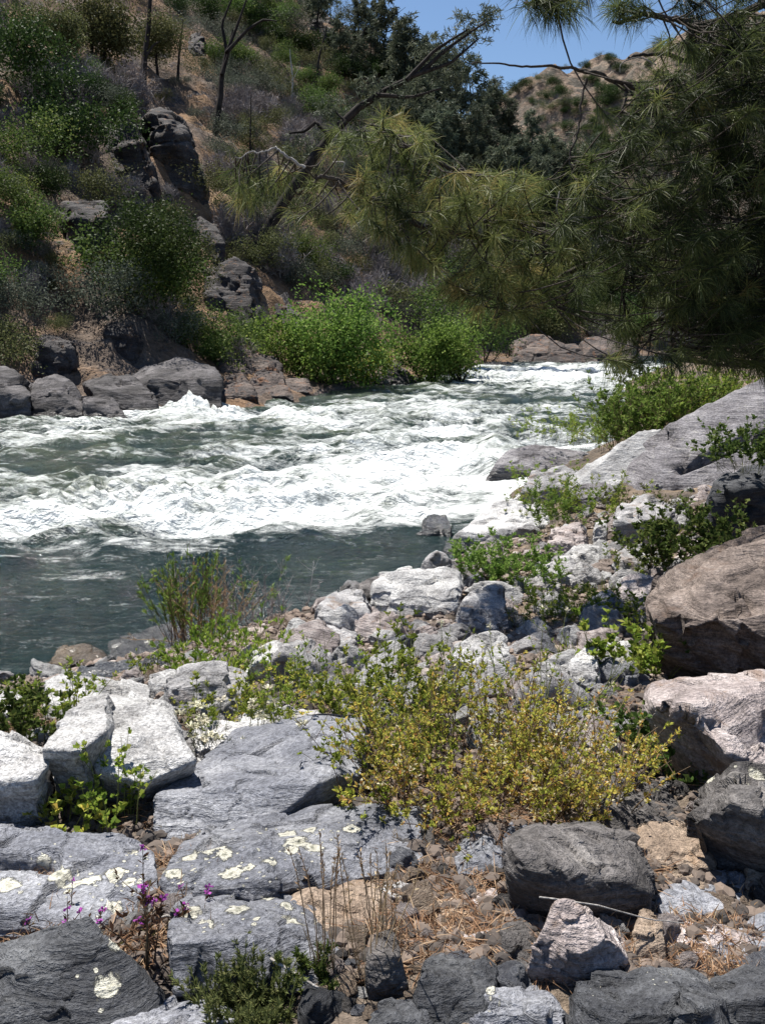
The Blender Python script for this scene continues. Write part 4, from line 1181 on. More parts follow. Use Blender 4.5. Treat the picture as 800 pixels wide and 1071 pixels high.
near_plant('leafy_vine', 'leafy green vine with pale flowers against the black overhang of the brown boulder', 'vine', 655, 715, .5, .4, 24, 'leaf_lime', 'stem_green', L=.055, W=.036, per=22, r0=.22, sub=2, tilt=.7, bend=.3, flowers=('petal_cream', 7, .010, .014, .3, 1))
near_plant('leafy_vine', 'sparse leafy vine in the shade below the pinkish-white boulder', 'vine', 712, 812, .34, .4, 34, 'leaf_green', 'stem_green', L=.034, W=.024, per=22, r0=.22, sub=2, tilt=.9, bend=.5)
near_plant('leafy_vine', 'low green plant between the pinkish boulder and the broad pinkish-white one', 'vine', 758, 698, .42, .5, 40, 'leaf_lime', 'stem_green', L=.04, W=.02, per=26, r0=.3, sub=2, tilt=.9, bend=.4)
near_plant('leafy_vine', 'single long leafy shoot in front of the black overhang', 'vine', 690, 712, .62, .15, 3, 'leaf_green', 'stem_green', L=.04, W=.026, per=22, r0=.05, sub=1, tilt=.5, bend=.4, lean=(.5, 0))
# left foreground
near_plant('lobed_plant', 'bushy plant with lobed green and yellow leaves before the white boulder', 'plant', 122, 866, .34, .3, 13, 'leaf_lime', 'stem_green', L=.026, W=.02, per=18, r0=.10, sub=2, tilt=.45, bend=.3)
near_plant('lobed_plant', 'low yellow-leaved plant at the foot of the black gap between the boulders', 'plant', 66, 866, .16, .3, 18, 'leaf_yellow', 'stem_green', L=.032, W=.026, per=9, r0=.13, sub=1, tilt=1.0, bend=.5)
near_plant('pink_wildflower', 'tall wildflower with magenta blossoms and reddish dry leaves', 'flower', 148, 1010, .37, .2, 6, 'leaf_red', 'stem_brown', L=.026, W=.009, per=18, r0=.035, sub=1, tilt=.16, bend=.1, flowers=('petal_pink', 10, .009, .010, 1.0, 1.3))
near_plant('pink_wildflower', 'shorter magenta wildflower among the dead stalks right of the tall one', 'flower', 168, 990, .2, .15, 5, 'leaf_red', 'stem_brown', L=.035, W=.012, per=8, r0=.06, sub=1, tilt=.5, bend=.3, flowers=('petal_pink', 8, .009, .008, 1.0, 1))
near_plant('pink_wildflower', 'thin magenta flowers on the pink stone near the left edge', 'flower', 40, 985, .12, .2, 9, 'leaf_red', 'stem_brown', L=.02, W=.007, per=5, r0=.14, sub=1, tilt=.6, bend=.3, flowers=('petal_pink', 6, .009, .008, .9, 1))
near_plant('pink_wildflower', 'small magenta flowers between two lichen-crusted slates', 'flower', 212, 985, .16, .2, 8, 'leaf_red', 'stem_brown', L=.02, W=.007, per=5, r0=.10, sub=1, tilt=.7, bend=.3, flowers=('petal_pink', 6, .009, .008, .8, 1))
near_plant('feathery_herb', 'feathery grey-green herb at the bottom edge right of the slates', 'herb', 262, 1072, .17, .2, 90, 'leaf_herb', 'stem_green', L=.02, W=.0045, per=60, r0=.10, sub=1, tilt=.5, bend=.2, leaf_ang=.7)
near_plant('feathery_herb', 'bright green fern-like sprig beside the feathery grey-green herb', 'herb', 325, 1030, .12, .1, 14, 'leaf_green', 'stem_green', L=.02, W=.005, per=60, r0=.05, sub=1, tilt=.6, bend=.2)
near_plant('cream_yarrow', 'clump of grey stalks with flat cream flower heads beside the white boulder', 'flower', 248, 800, .32, .3, 30, 'leaf_grey', 'stem_green', L=.03, W=.004, per=14, r0=.18, sub=0, tilt=.3, bend=.15, flowers=('petal_cream', 22, .012, .018, .8, .3))
near_plant('green_weed', 'fresh green weed behind the cream flower heads', 'weed', 235, 765, .26, .4, 44, 'leaf_lime', 'stem_green', L=.03, W=.010, per=28, r0=.30, sub=2, tilt=.8, bend=.4)
near_plant('green_weed', 'olive weed with yellow tips spreading over stones left of the bush', 'weed', 290, 750, .26, .5, 44, 'leaf_yellow', 'stem_green', L=.028, W=.009, per=22, r0=.38, sub=2, tilt=.9, bend=.4)
near_plant('dark_plant', 'dark leafy plant in the gap left of the white boulders', 'plant', 20, 776, .32, .5, 36, 'leaf_green', 'stem_green', L=.035, W=.02, per=26, r0=.2, sub=2, tilt=.8, bend=.4)
near_plant('green_weed', 'pale green weed climbing the long low rock behind the white boulders', 'weed', 62, 760, .36, .3, 26, 'leaf_lime', 'stem_green', L=.034, W=.016, per=20, r0=.2, sub=2, tilt=.7, bend=.3)
near_plant('green_weed', 'tiny green sprig on the waterline rocks above the white boulders', 'weed', 152, 706, .22, .15, 14, 'leaf_lime', 'stem_green', L=.03, W=.012, per=18, r0=.10, sub=1, tilt=.7, bend=.3)
# waterline
near_plant('willow_sapling', 'upright willow sapling with narrow leaves standing at the waterline', 'sapling', 195, 668, 1.05, .9, 40, 'leaf_willow', 'stem_brown', L=.075, W=.015, per=36, r0=.30, sub=2, tilt=.45, bend=.1, leaf_ang=.5, D=9.6, stem_r=.005)
near_plant('dry_willow', 'half-dry willow stems with tan twigs right of the green sapling', 'sapling', 216, 668, .9, .8, 40, 'straw', 'stalk', L=.06, W=.008, per=14, r0=.34, sub=3, tilt=.6, bend=.15, leaf_ang=.6, D=9.7, stem_r=.005)
near_plant('bare_shrub', 'bare grey-lilac shrub with bleached twigs at the waterline', 'shrub', 272, 658, .80, .9, 48, 'twig_grey', 'twig_grey', L=.05, W=.01, per=9, r0=.55, sub=4, tilt=.9, bend=.2, D=10.2, stem_r=.005)
near_plant('green_weed', 'sprig of green willow leaves among the bare grey-lilac twigs', 'weed', 258, 650, .9, .5, 12, 'leaf_willow', 'stem_brown', L=.07, W=.013, per=26, r0=.3, sub=1, tilt=.5, bend=.1, D=10.3)
near_plant('low_green_grass', 'low bright green leafy patch below the willow sapling', 'grass patch', 238, 702, .36, .9, 100, 'leaf_lime', 'stem_green', L=.055, W=.012, per=22, r0=.42, sub=1, tilt=.8, bend=.3, leaf_ang=.6)
# bank, upper right
near_plant('leafy_bush', 'dense green bush of upright shoots behind the white waterline rocks', 'bush', 535, 606, .55, 1.0, 60, 'leaf_willow', 'stem_green', L=.075, W=.020, per=40, r0=.62, sub=2, tilt=.6, bend=.25)
near_plant('leafy_bush', 'tall narrow green shoots right of the white river boulder', 'bush', 585, 560, .95, .5, 24, 'leaf_willow', 'stem_green', L=.085, W=.022, per=46, r0=.34, sub=1, tilt=.4, bend=.2)
near_plant('leafy_bush', 'low bright green bush on stones in front of the brown flat rock', 'bush', 576, 648, .4, .8, 44, 'leaf_lime', 'stem_green', L=.05, W=.012, per=28, r0=.38, sub=2, tilt=.8, bend=.3)
near_plant('leafy_bush', 'thin olive bush in front of the rounded river-edge boulder', 'bush', 562, 543, .55, 1.0, 34, 'leaf_lime', 'stem_brown', L=.06, W=.014, per=22, r0=.55, sub=2, tilt=.7, bend=.3)
near_plant('leafy_bush', 'olive green bush at the foot of the leaning slab', 'bush', 628, 540, .7, 1.0, 40, 'leaf_lime', 'stem_brown', L=.07, W=.017, per=32, r0=.7, sub=2, tilt=.7, bend=.3)
near_plant('leafy_bush', 'low olive tufted bush below the middle of the giant slab', 'bush', 672, 538, .45, .8, 40, 'leaf_olive', 'stem_brown', L=.06, W=.013, per=28, r0=.6, sub=2, tilt=.8, bend=.3)
near_plant('leafy_bush', 'broad-leaved dark green bush in the shade below the giant slab', 'bush', 722, 605, 1.0, .9, 66, 'leaf_green', 'stem_brown', L=.07, W=.045, per=30, r0=.5, sub=3, tilt=.75, bend=.3)
near_plant('leafy_bush', 'yellowish weeds spilling beside the broad-leaved dark green bush', 'bush', 668, 605, .45, .8, 26, 'leaf_lime', 'stem_green', L=.06, W=.016, per=26, r0=.5, sub=2, tilt=.8, bend=.4)
near_plant('leafy_bush', 'leafy weed in front of the brown layered boulder, over grey stones', 'bush', 664, 655, .42, .6, 30, 'leaf_lime', 'stem_green', L=.05, W=.02, per=22, r0=.4, sub=2, tilt=.8, bend=.4)
near_plant('leafy_bush', 'green plant growing out of the crack of the giant slab', 'bush', 778, 492, .75, .7, 46, 'leaf_green', 'stem_green', L=.07, W=.035, per=28, r0=.35, sub=2, tilt=.9, bend=.4, D=11.5)
near_plant('leafy_bush', 'pale riverside weeds behind the rounded river-edge boulder', 'bush', 585, 462, 1.0, 1.6, 60, 'leaf_lime', 'stem_brown', L=.09, W=.02, per=30, r0=1.3, sub=1, tilt=.6, bend=.3, D=23)
near_plant('leafy_bush', 'pale weeds at the right of the riverside weeds, before white water', 'bush', 640, 470, .9, 1.2, 40, 'leaf_lime', 'stem_brown', L=.09, W=.02, per=26, r0=1.0, sub=1, tilt=.6, bend=.3, D=22)
near_plant('leafy_bush', 'thin pale-green weeds on the earth beside the rounded river-edge boulder', 'bush', 575, 508, .6, 1.0, 44, 'leaf_lime', 'stem_brown', L=.07, W=.016, per=24, r0=.9, sub=1, tilt=.7, bend=.3)
near_plant('riverside_bush', 'bright green bush behind the crest of the giant slab, left end', 'bush', 672, 452, 2.0, 1.8, 90, 'leaf_willow', 'stem_brown', L=.13, W=.042, per=40, r0=.75, sub=4, tilt=.9, bend=.4, D=20, gz=True, stem_r=.008)
near_plant('riverside_bush', 'bright green bush behind the crest of the giant slab, right end', 'bush', 735, 440, 2.2, 1.8, 90, 'leaf_lime', 'stem_brown', L=.13, W=.042, per=40, r0=.8, sub=4, tilt=.9, bend=.4, D=20.5, gz=True, stem_r=.008)
near_plant('riverside_bush', 'darker bush hanging under the pine behind the giant slab', 'bush', 705, 435, 2.1, 1.8, 70, 'leaf_green', 'stem_brown', L=.13, W=.045, per=36, r0=.8, sub=4, tilt=.9, bend=.4, D=22, gz=True, stem_r=.008)

# dry grass
for k, (u, v, h, r, n, lab) in enumerate([(345, 1010, .30, .05, 60, 'tall dry brown stalks standing before the pinkish flat rock'), (388, 1020, .34, .06, 80, 'thickest clump of tall dry brown stalks, left of the straw patch'),
                                          (405, 985, .22, .05, 40, 'short dry brown stalks behind the thickest stalk clump'), (190, 1000, .20, .12, 60, 'pale dry grass between the magenta flowers and the slates')]):
    grass_tuft('dry_stalks', lab, u, v, h, r, int(n * .35), 'stalk' if k < 3 else 'straw', 'dry grass clumps', tilt=.16 if k < 3 else .5, w=.0022, stems=7 if k < 3 else 0)
for u, v, h, r, n in [(470, 930, .09, .12, 120), (440, 980, .10, .12, 110), (520, 900, .10, .14, 110), (560, 985, .06, .08, 60), (420, 895, .1, .14, 90), (730, 985, .10, .12, 120), (775, 950, .09, .10, 90), (640, 935, .07, .1, 40),
                      (150, 970, .08, .14, 70), (60, 985, .07, .12, 60), (260, 985, .08, .1, 60), (330, 985, .08, .1, 60), (210, 868, .10, .12, 60), (300, 862, .1, .15, 60), (790, 1000, .1, .1, 60), (480, 1015, .06, .08, 50)]:
    grass_tuft('straw_tuft', 'matted tuft of pale dry straw lying between the foreground stones', u, v, h, r, n, 'straw', 'straw tufts', tilt=1.05, w=.0032)
for u, v, h, r, n in [(215, 715, .24, .2, 120), (300, 735, .2, .2, 90), (520, 720, .22, .2, 90), (610, 690, .22, .2, 80), (640, 625, .3, .3, 90), (540, 655, .25, .25, 80), (700, 560, .35, .3, 90), (600, 800, .18, .2, 80), (90, 735, .2, .15, 60)]:
    grass_tuft('grass_tuft', 'small green and yellow grass tuft growing between pale stones', u, v, h, r, n, 'leaf_lime', 'grass tufts on the bank', tilt=.6, w=.005)

# loose litter of dead needles and straw: uncountable
n = 42000
yy = 1.9 + 3.0 * rng.random(n) ** 1.6
xx = rng.uniform(-.52, .52, n) * yy
base = np.stack([xx, yy, z_near(xx, yy) + .006], 1)
dd = rng.normal(size=(n, 3)); dd[:, 2] = np.abs(dd[:, 2]) * .22
keepn = fbm(xyz(xx * 1.6, yy * 1.6, 2), 2) + .25 * (xx > 0) > .02
B = MB()
B.needles(base[keepn], dd[keepn], .05 + .07 * rng.random(keepn.sum()), .0026, rng.random(keepn.sum()), .25)
tag(B.build('dry_litter', M['straw']), 'dry needles and straw littering the ground between foreground stones', 'litter', kind='stuff')


def stick(label, pts, r0, r1, mat):
    pts = np.array(pts)
    t = np.linspace(0, 1, 12)
    q = np.stack([np.interp(t, np.linspace(0, 1, len(pts)), pts[:, k]) for k in range(3)], 1) + rng.normal(size=(12, 3)) * r0 * .5
    B = MB(); B.tube(q - pts[0], np.linspace(r0, r1, 12), 6)
    tag(B.build('twig', M[mat], None, loc=pts[0]), label, 'twig')


stick('thin pale stalk lying across the front of the big dark boulder', [P(563, 938, 2.26), P(620, 946, 2.25), P(680, 962, 2.30), P(715, 966, 2.36)], .0022, .0015, 'bark_pale')
stick('bleached driftwood stick on the waterline rocks', [P(474, 588, 12.0), P(490, 600, 11.6), P(505, 608, 11.3)], .03, .015, 'bark_pale')
stick('pale bent twig lying between the slates beside the magenta flowers', [P(168, 960, 2.42), P(205, 957, 2.45), P(240, 962, 2.45)], .004, .003, 'bark_pale')
stick('white dead twig crossing in front of the feathery herb', [P(282, 1003, 2.16), P(310, 1018, 2.12), P(332, 1033, 2.1)], .004, .003, 'bark_pale')
# ------------------------------------------------------------------ far slope vegetation (prototypes share mesh data)
def clumps_mesh(mat, h, w, nclump, per, leaf, base=.0, low=.35, flat=1.0, seed=0):
    """uneven crown: leaf clumps scattered through the volume, each its own tone; returns mesh data"""
    global rng
    keep, rng = rng, np.random.default_rng(seed)
    B = MB()
    lobes = [(rng.normal() * w * .22, rng.normal() * w * .22, h * rng.uniform(low, .8), rng.uniform(.2, .36)) for _ in range(6)]
    for _ in range(nclump):
        lx, ly, lz, lr = lobes[rng.integers(6)]
        d = rng.normal(size=3); d /= np.linalg.norm(d)
        r = rng.random() ** .4
        c = np.array([lx + d[0] * w * lr * r * 1.3, ly + d[1] * w * lr * r * 1.3, lz + d[2] * h * lr * r * flat])
        c[2] = max(c[2], base + .05 * h * rng.random())
        n = int(per * rng.uniform(.5, 1.5))
        off = rng.normal(size=(n, 3)) * leaf * 1.6
        out = c - np.array([0, 0, h * .35]); out /= np.linalg.norm(out) + 1e-9
        tone = np.clip(rng.normal(.45, .22) + .1 * rng.normal(size=n), 0, 1)
        B.leaves(c + off, rng.normal(size=(n, 3)) + out * .6 + UPZ * .3, leaf * rng.uniform(.6, 1.3, n), leaf * .55, tone, fold=.2, droop=.15)
    me = B.mesh('foliage', mat)
    rng = keep
    return me


def twig_mesh(mat, h, w, nst, seed, sub=7, wid=.03):
    """bare brush: forking thin twigs"""
    global rng
    keep, rng = rng, np.random.default_rng(seed)
    B = MB()
    for _ in range(nst):
        az = rng.uniform(0, 6.28)
        b = np.array([rng.normal() * w * .15, rng.normal() * w * .15, -.1])
        s = curve_stem(b, az, abs(rng.normal()) * .5, h * rng.uniform(.5, 1), rng.normal() * .4, 5)
        B.tube(s, np.linspace(wid, wid * .3, 5), 3, rng.random())
        n = sub * 4
        t, tg = along(s, rng.uniform(.25, 1, n))
        d = tg / np.linalg.norm(tg, axis=1)[:, None] + .8 * rng.normal(size=(n, 3))
        B.leaves(t, d, h * rng.uniform(.12, .32, n), wid * 1.1, rng.random(n), fold=0)
    me = B.mesh('twigs', mat)
    rng = keep
    return me


def trunk_mesh(h, r, seed, lean=(0, 0), limbs=5, mat='bark_dark'):
    rg = np.random.default_rng(seed)
    B = MB()
    n = 8
    t = np.linspace(0, 1, n)
    pts = np.stack([lean[0] * t ** 1.4 + rg.normal(size=n) * .03 * h * t, lean[1] * t + rg.normal(size=n) * .03 * h * t, -.4 + t * (h + .4)], 1)
    B.tube(pts, np.linspace(r, r * .22, n), 6)
    for k in range(limbs):
        q, _ = along(pts, np.array([rg.uniform(.35, .9)]))
        a = rg.uniform(0, 6.28)
        L = h * rg.uniform(.15, .35)
        tt = np.linspace(0, 1, 5)
        B.tube(q[0] + np.stack([np.cos(a) * L * tt, np.sin(a) * L * tt, L * .55 * tt ** 1.3], 1), np.linspace(r * .35, r * .1, 5), 5)
    return B.mesh('trunk', M[mat])


def pine_crown(h, w, seed, lean=(0, 0)):
    """wispy grey-pine crown: tufts of drooping needles set along rising limbs"""
    global rng
    keep, rng = rng, np.random.default_rng(seed)
    B = MB()
    for k in range(46):
        z = h * rng.uniform(.22, 1.0)
        a = rng.uniform(0, 6.28)
        f = z / h
        R_ = w * .5 * (1.15 - .75 * f) * rng.uniform(.4, 1.0)
        o = np.array([lean[0] * f ** 1.4, lean[1] * f, 0])
        tip = o + np.array([R_ * math.cos(a), R_ * math.sin(a), z + R_ * .35])
        for q in range(rng.integers(3, 7)):
            t = rng.uniform(.35, 1.05)
            c = o + (tip - o) * np.array([t, t, 1]) - np.array([0, 0, R_ * .35 * (1 - t)]) + rng.normal(size=3) * w * .04
            n = 16
            d = rng.normal(size=(n, 3)) + np.array([math.cos(a), math.sin(a), .5]) * .9
            B.needles(c + rng.normal(size=(n, 3)) * .12, d, rng.uniform(.35, .75, n), .085, np.clip(rng.normal(.45, .25) + .1 * rng.normal(size=n), 0, 1), .5)
    me = B.mesh('crown', M['needle_far'])
    rng = keep
    return me


KIND = {}
for i in range(2): KIND['bigdark', i] = [('foliage', clumps_mesh(M['leaf_dark' if i else 'leaf_olive'], 1, .95, 460, 26, .026, seed=90 + i))]
for i in range(3):
    KIND['dark', i] = [('foliage', clumps_mesh(M['leaf_dark'], 1, 1.15, 190, 26, .05, seed=10 + i))]
    KIND['olive', i] = [('foliage', clumps_mesh(M['leaf_olive'], 1, 1.25, 150, 22, .045, seed=20 + i))]
    KIND['green', i] = [('foliage', clumps_mesh(M['leaf_green'], 1, 1.2, 190, 26, .05, seed=30 + i))]
    KIND['greyleaf', i] = [('foliage', clumps_mesh(M['leaf_grey'], 1, 1.3, 140, 20, .042, seed=40 + i))]
    KIND['twig', i] = [('twigs', twig_mesh(M['twig_grey'], 1, 1.1, 60, 50 + i, sub=9, wid=.012))]
    KIND['pine', i] = [('crown', pine_crown(9, 6, 60 + i)), ('trunk', trunk_mesh(8.2, .17, 60 + i))]
    KIND['oak', i] = [('crown', clumps_mesh(M['leaf_olive'], 5, 5.2, 420, 24, .19, base=1.2, seed=70 + i)), ('trunk', trunk_mesh(3.6, .16, 70 + i, limbs=4))]


def place(kind, i, u, v, size, label, cat, group=None, D=None, wide=1.0, zf=None, name=None):
    D = D or Df(u, v)
    p = P(u, v, D)
    z = float((zf or z_far)(p[:1], p[1:2])[0])
    parts = KIND[kind, i]
    rot = rng.uniform(0, 6.28)
    nm = name or {'twig': 'bare_shrub', 'pine': 'grey_pine', 'oak': 'oak_tree'}.get(kind, 'shrub')
    root = empty(nm, (p[0], p[1], z - .08 * size if kind not in ('pine', 'oak') else z))
    root.rotation_euler = (0, 0, rot)
    root.scale = (size * wide, size * wide, size)
    for pn_, me in parts: mobj(pn_, me, root)
    return tag(root, label, cat, group)


far_done = []
def hand(kind, i, u, v, hpx, label, cat='shrub', wide=1.0, unit=1.0, group=None, name=None):
    D = Df(u, v)
    far_done.append((u, v - hpx * .5, hpx * .5))
    return place(kind, i, u, v, hpx * D / FPX / unit, label, cat, group, D, wide, name=name)


# the bright willows on the far waterline have their own leaves and shape
def big_bush(label, u, v, hpx, wpx, mat, seed, n=420, name='willow_bush'):
    D = Dw(u, v)
    h, w = hpx * D / FPX, wpx * D / FPX
    p = P(u, v, D)
    root = empty(name, (p[0], p[1] + w * .25, .1))
    mobj('foliage', clumps_mesh(M[mat], h, w * 1.12, n, 17, .22, base=.02, low=.16, flat=1.15, seed=seed), root)
    B = MB()
    for k in range(9):
        B.tube(curve_stem(np.array([rng.normal() * w * .06, rng.normal() * w * .06, -.3]), rng.uniform(0, 6.28), rng.uniform(.2, .8), h * .7, .1), np.linspace(.05, .015, 6), 5)
    B.build('stems', M['bark_dark'], root)
    far_done.append((u, v - hpx / 2, wpx * .45))
    return tag(root, label, 'bush')


big_bush('broad bright green willow bush at the far waterline right of the boulders', 298, 406, 78, 84, 'leaf_willow', 201, 420)
big_bush('tallest rounded crown of the bright green willows at the far waterline', 345, 408, 96, 84, 'leaf_willow', 202, 460)
big_bush('low pale willow skirt at the right end of the broad willow bush', 382, 404, 40, 30, 'leaf_lime', 203, 130)
big_bush('bright green willow at the far waterline left of the upstream bend', 448, 402, 76, 56, 'leaf_willow', 204, 330)
big_bush('small pale green willow at the right foot of the upstream willow', 482, 401, 44, 36, 'leaf_willow', 205, 170)
big_bush('darker green bush rising behind the two upstream willows', 505, 382, 66, 84, 'leaf_green', 206, 330)
big_bush('tall thin willow crown behind the upstream willow', 458, 392, 108, 40, 'leaf_green', 207, 200)
# the bushes one can tell apart on the slope
for a in [('green', 0, 216, 376, 66, 'dark green rounded bush just above the biggest far-bank boulder'), ('bigdark', 1, 166, 336, 128, 'tall dark bush tree with a leaning stem below the black cliff outcrop'),
          ('green', 2, 158, 325, 90, 'fresh green lower half of the bush thicket below the cliff'), ('bigdark', 0, 192, 330, 96, 'olive bush right of the tall dark bush tree'),
          ('greyleaf', 0, 108, 342, 78, 'grey-green bush with pale tips above the black block'), ('greyleaf', 2, 28, 345, 58, 'grey twiggy bush on the orange slope at the left'),
          ('green', 1, 34, 268, 66, 'green bush on the orange earth ledge at the left'), ('olive', 0, 14, 390, 70, 'olive shrub overhanging the shaded boulder at the left edge'),
          ('green', 0, 6, 310, 56, 'green bush cut by the left edge, halfway up the slope'), ('dark', 2, 84, 168, 78, 'dark cone-shaped bush below the bare brush high on the slope'),
          ('dark', 0, 10, 100, 80, 'dark green bush at the left edge high on the slope'), ('green', 2, 10, 178, 70, 'yellow-tinged green bush at the left edge'),
          ('olive', 2, 95, 218, 50, 'olive bush growing on top of the square dark block'), ('green', 1, 318, 282, 40, 'small bright bush among bare brush above the willows'),
          ('olive', 0, 325, 302, 34, 'yellow-green low shrub above the willows'), ('dark', 1, 345, 306, 40, 'dark bush right of the yellow-green low shrub'),
          ('greyleaf', 1, 190, 362, 44, 'pale grey sagebrush-like shrub behind the biggest boulder'), ('olive', 1, 62, 352, 26, 'low yellowish cushion plant on the black block')]:
    hand(*a)
for a in [('oak', 0, 46, 62, 84, 'dark oak crown at the top left corner of the slope'), ('oak', 1, 112, 88, 110, 'large dark oak standing left of the tall black trunk'),
          ('oak', 2, 165, 78, 70, 'oak crown behind the tall black trunk')]:
    hand(*a, cat='tree', unit=6.3)

for q in OUTC: far_done.append(q)
for (u, v, hp, i) in [(424, 118, 92, 0), (448, 128, 84, 1), (470, 136, 78, 2), (492, 150, 84, 0), (512, 160, 66, 1), (532, 172, 56, 2), (404, 92, 84, 1), (376, 70, 66, 2)]:
    D = Df(u, v)
    place('pine', i, u, v, hp * D / FPX / 9.4, 'grey-green pine standing on the descending skyline of the far slope', 'tree', 'pines along the skyline of the far slope', min(D, 150))
# random cover: every bush its own object
def cover(n, poly, kinds, h0, h1, seed, lab, group, cat='shrub', sep=.55, unit=1.0):
    rg = np.random.default_rng(seed)
    poly = np.array(poly, float)
    lo, hi = poly.min(0), poly.max(0)
    got = []
    tries = done = 0
    while done < n and tries < n * 12:
        tries += 1
        u, v = rg.uniform(lo, hi)
        a, b = poly, np.roll(poly, -1, 0)
        c = ((a[:, 1] > v) != (b[:, 1] > v)) & (u < (b[:, 0] - a[:, 0]) * (v - a[:, 1]) / (b[:, 1] - a[:, 1] + 1e-9) + a[:, 0])
        if c.sum() % 2 == 0: continue
        D = Df(u, v)
        if D > (185 if cat == 'shrub' else 240): continue
        h = rg.uniform(h0, h1)
        hp = h * FPX / D
        if any(abs(u - q[0]) < sep * (hp + q[2]) * .5 and abs(v - q[1]) < sep * (hp + q[2]) * .4 for q in got): continue
        if any(abs(u - q[0]) < q[2] * .7 and abs(v - hp * .4 - q[1]) < q[2] * .6 for q in far_done): continue
        got.append((u, v, hp))
        k = kinds[rg.integers(len(kinds))]
        place(k, int(rg.integers(3)), u, v, h / unit, lab[k], cat, group[k], D, rg.uniform(.85, 1.3))
        done += 1


LAB = {'dark': 'dark green evergreen bush on the far slope, one of many scattered alike', 'olive': 'olive green chaparral bush on the far slope, one of many alike', 'green': 'mid green leafy bush on the far slope, one of many alike',
       'greyleaf': 'pale grey-green brush on the far slope, one of many alike', 'twig': 'leafless grey-purple brush on the far slope, one of many alike', 'pine': 'thin grey-green pine on the far slope, one of many alike',
       'oak': 'dark round oak on the far slope, one of many alike'}
GRP = {'dark': 'dark evergreen bushes on the far slope', 'olive': 'olive bushes on the far slope', 'green': 'green bushes on the far slope', 'greyleaf': 'grey-green brush on the far slope', 'twig': 'leafless brush on the far slope',
       'pine': 'grey pines on the far slope', 'oak': 'oaks on the far slope'}
L_ = dict(lab=LAB, group=GRP)
cover(150, [(200, 60), (330, 120), (460, 220), (460, 360), (380, 330), (250, 290), (215, 230), (230, 130)], ['twig', 'twig', 'twig', 'greyleaf', 'greyleaf', 'olive'], 2.2, 3.8, 301, **L_)
cover(28, [(60, 70), (130, 60), (150, 120), (110, 180), (60, 150)], ['twig', 'twig', 'greyleaf', 'dark'], 2.0, 3.4, 302, **L_)
cover(60, [(-20, -10), (130, -10), (215, 110), (160, 300), (100, 360), (-20, 370)], ['twig', 'greyleaf', 'twig', 'olive'], .7, 1.7, 311, sep=.4, **L_)
cover(22, [(-20, -10), (130, -10), (215, 110), (160, 300), (100, 360), (-20, 370)], ['olive', 'dark', 'green', 'greyleaf', 'twig', 'dark'], 1.2, 3.0, 303, **L_)
cover(105, [(130, -20), (400, -20), (470, 110), (560, 200), (480, 230), (330, 130), (215, 60)], ['dark', 'olive', 'olive', 'greyleaf', 'dark', 'green'], 2.4, 4.6, 304, **L_)
cover(46, [(280, -15), (400, -15), (470, 90), (560, 190), (640, 250), (520, 250), (430, 150), (340, 60)], ['pine'], 6, 10, 305, cat='tree', sep=.3, unit=9.4, **L_)
cover(16, [(400, 150), (520, 190), (640, 300), (520, 330), (430, 260)], ['oak', 'oak', 'pine'], 5, 8, 306, cat='tree', sep=.4, unit=6.3, **L_)
cover(95, [(420, 230), (640, 260), (830, 300), (830, 366), (660, 362), (520, 358), (420, 340)], ['dark', 'green', 'olive', 'twig', 'greyleaf'], 2.5, 5, 307, sep=.45, **L_)
cover(40, [(560, 200), (840, 170), (840, 345), (560, 335)], ['oak', 'oak', 'pine', 'dark'], 5, 9, 309, cat='tree', sep=.35, unit=6.3, **L_)
cover(30, [(150, 290), (260, 280), (300, 370), (240, 385), (180, 370)], ['twig', 'greyleaf', 'olive', 'green'], 1.2, 2.2, 308, **L_)


# named trees on the slope
def slope_tree(label, pix, D, r0, r1, branches, mat='bark_dark', name='tree', crown=None):
    D = min(D + 25, Df(*pix[0]))
    pts = np.array([P(u, v, D + k * .3) for k, (u, v) in enumerate(pix)])
    root = empty(name, pts[0])
    B = MB()
    def poly(px, ra, rb, off=0):
        q = np.array([P(u, v, D + off + k * .25) for k, (u, v) in enumerate(px)])
        t = np.linspace(0, len(q) - 1, len(q) * 4)
        i = np.minimum(t.astype(int), len(q) - 2)
        f = (t - i)[:, None]
        q = q[i] * (1 - f) + q[i + 1] * f
        q = q + np.cumsum(rng.normal(size=q.shape), 0) * ra * .06
        return q, np.linspace(ra, rb, len(q))
    q, ra = poly(pix, r0, r1)
    q[0, 2] -= 1.8
    B.tube(q - pts[0], ra, 7)
    B.build('trunk', M[mat], root)
    for br in branches:
        Bb = MB()
        q, ra = poly(br, r1 * .95, r1 * .3, rng.normal() * .4)
        Bb.tube(q - pts[0], ra, 5)
        Bb.build('branch', M[mat], root)
    if crown:
        C = MB()
        for (u, v, rad, n) in crown:
            for _ in range(n):
                d = rng.normal(size=3); d /= np.linalg.norm(d)
                c = P(u, v, D + 1.6) + d * rad * D / FPX * rng.random() ** .5 * np.array([1, 1, .75])
                m = 13
                C.needles(c + rng.normal(size=(m, 3)) * .12 - pts[0], rng.normal(size=(m, 3)) + UPZ * .5, rng.uniform(.3, .6, m), .07, np.clip(rng.normal(.5, .2) + .1 * rng.normal(size=m), 0, 1), .4)
        C.build('crown', M['needle_far'], root)
    return tag(root, label, 'tree')


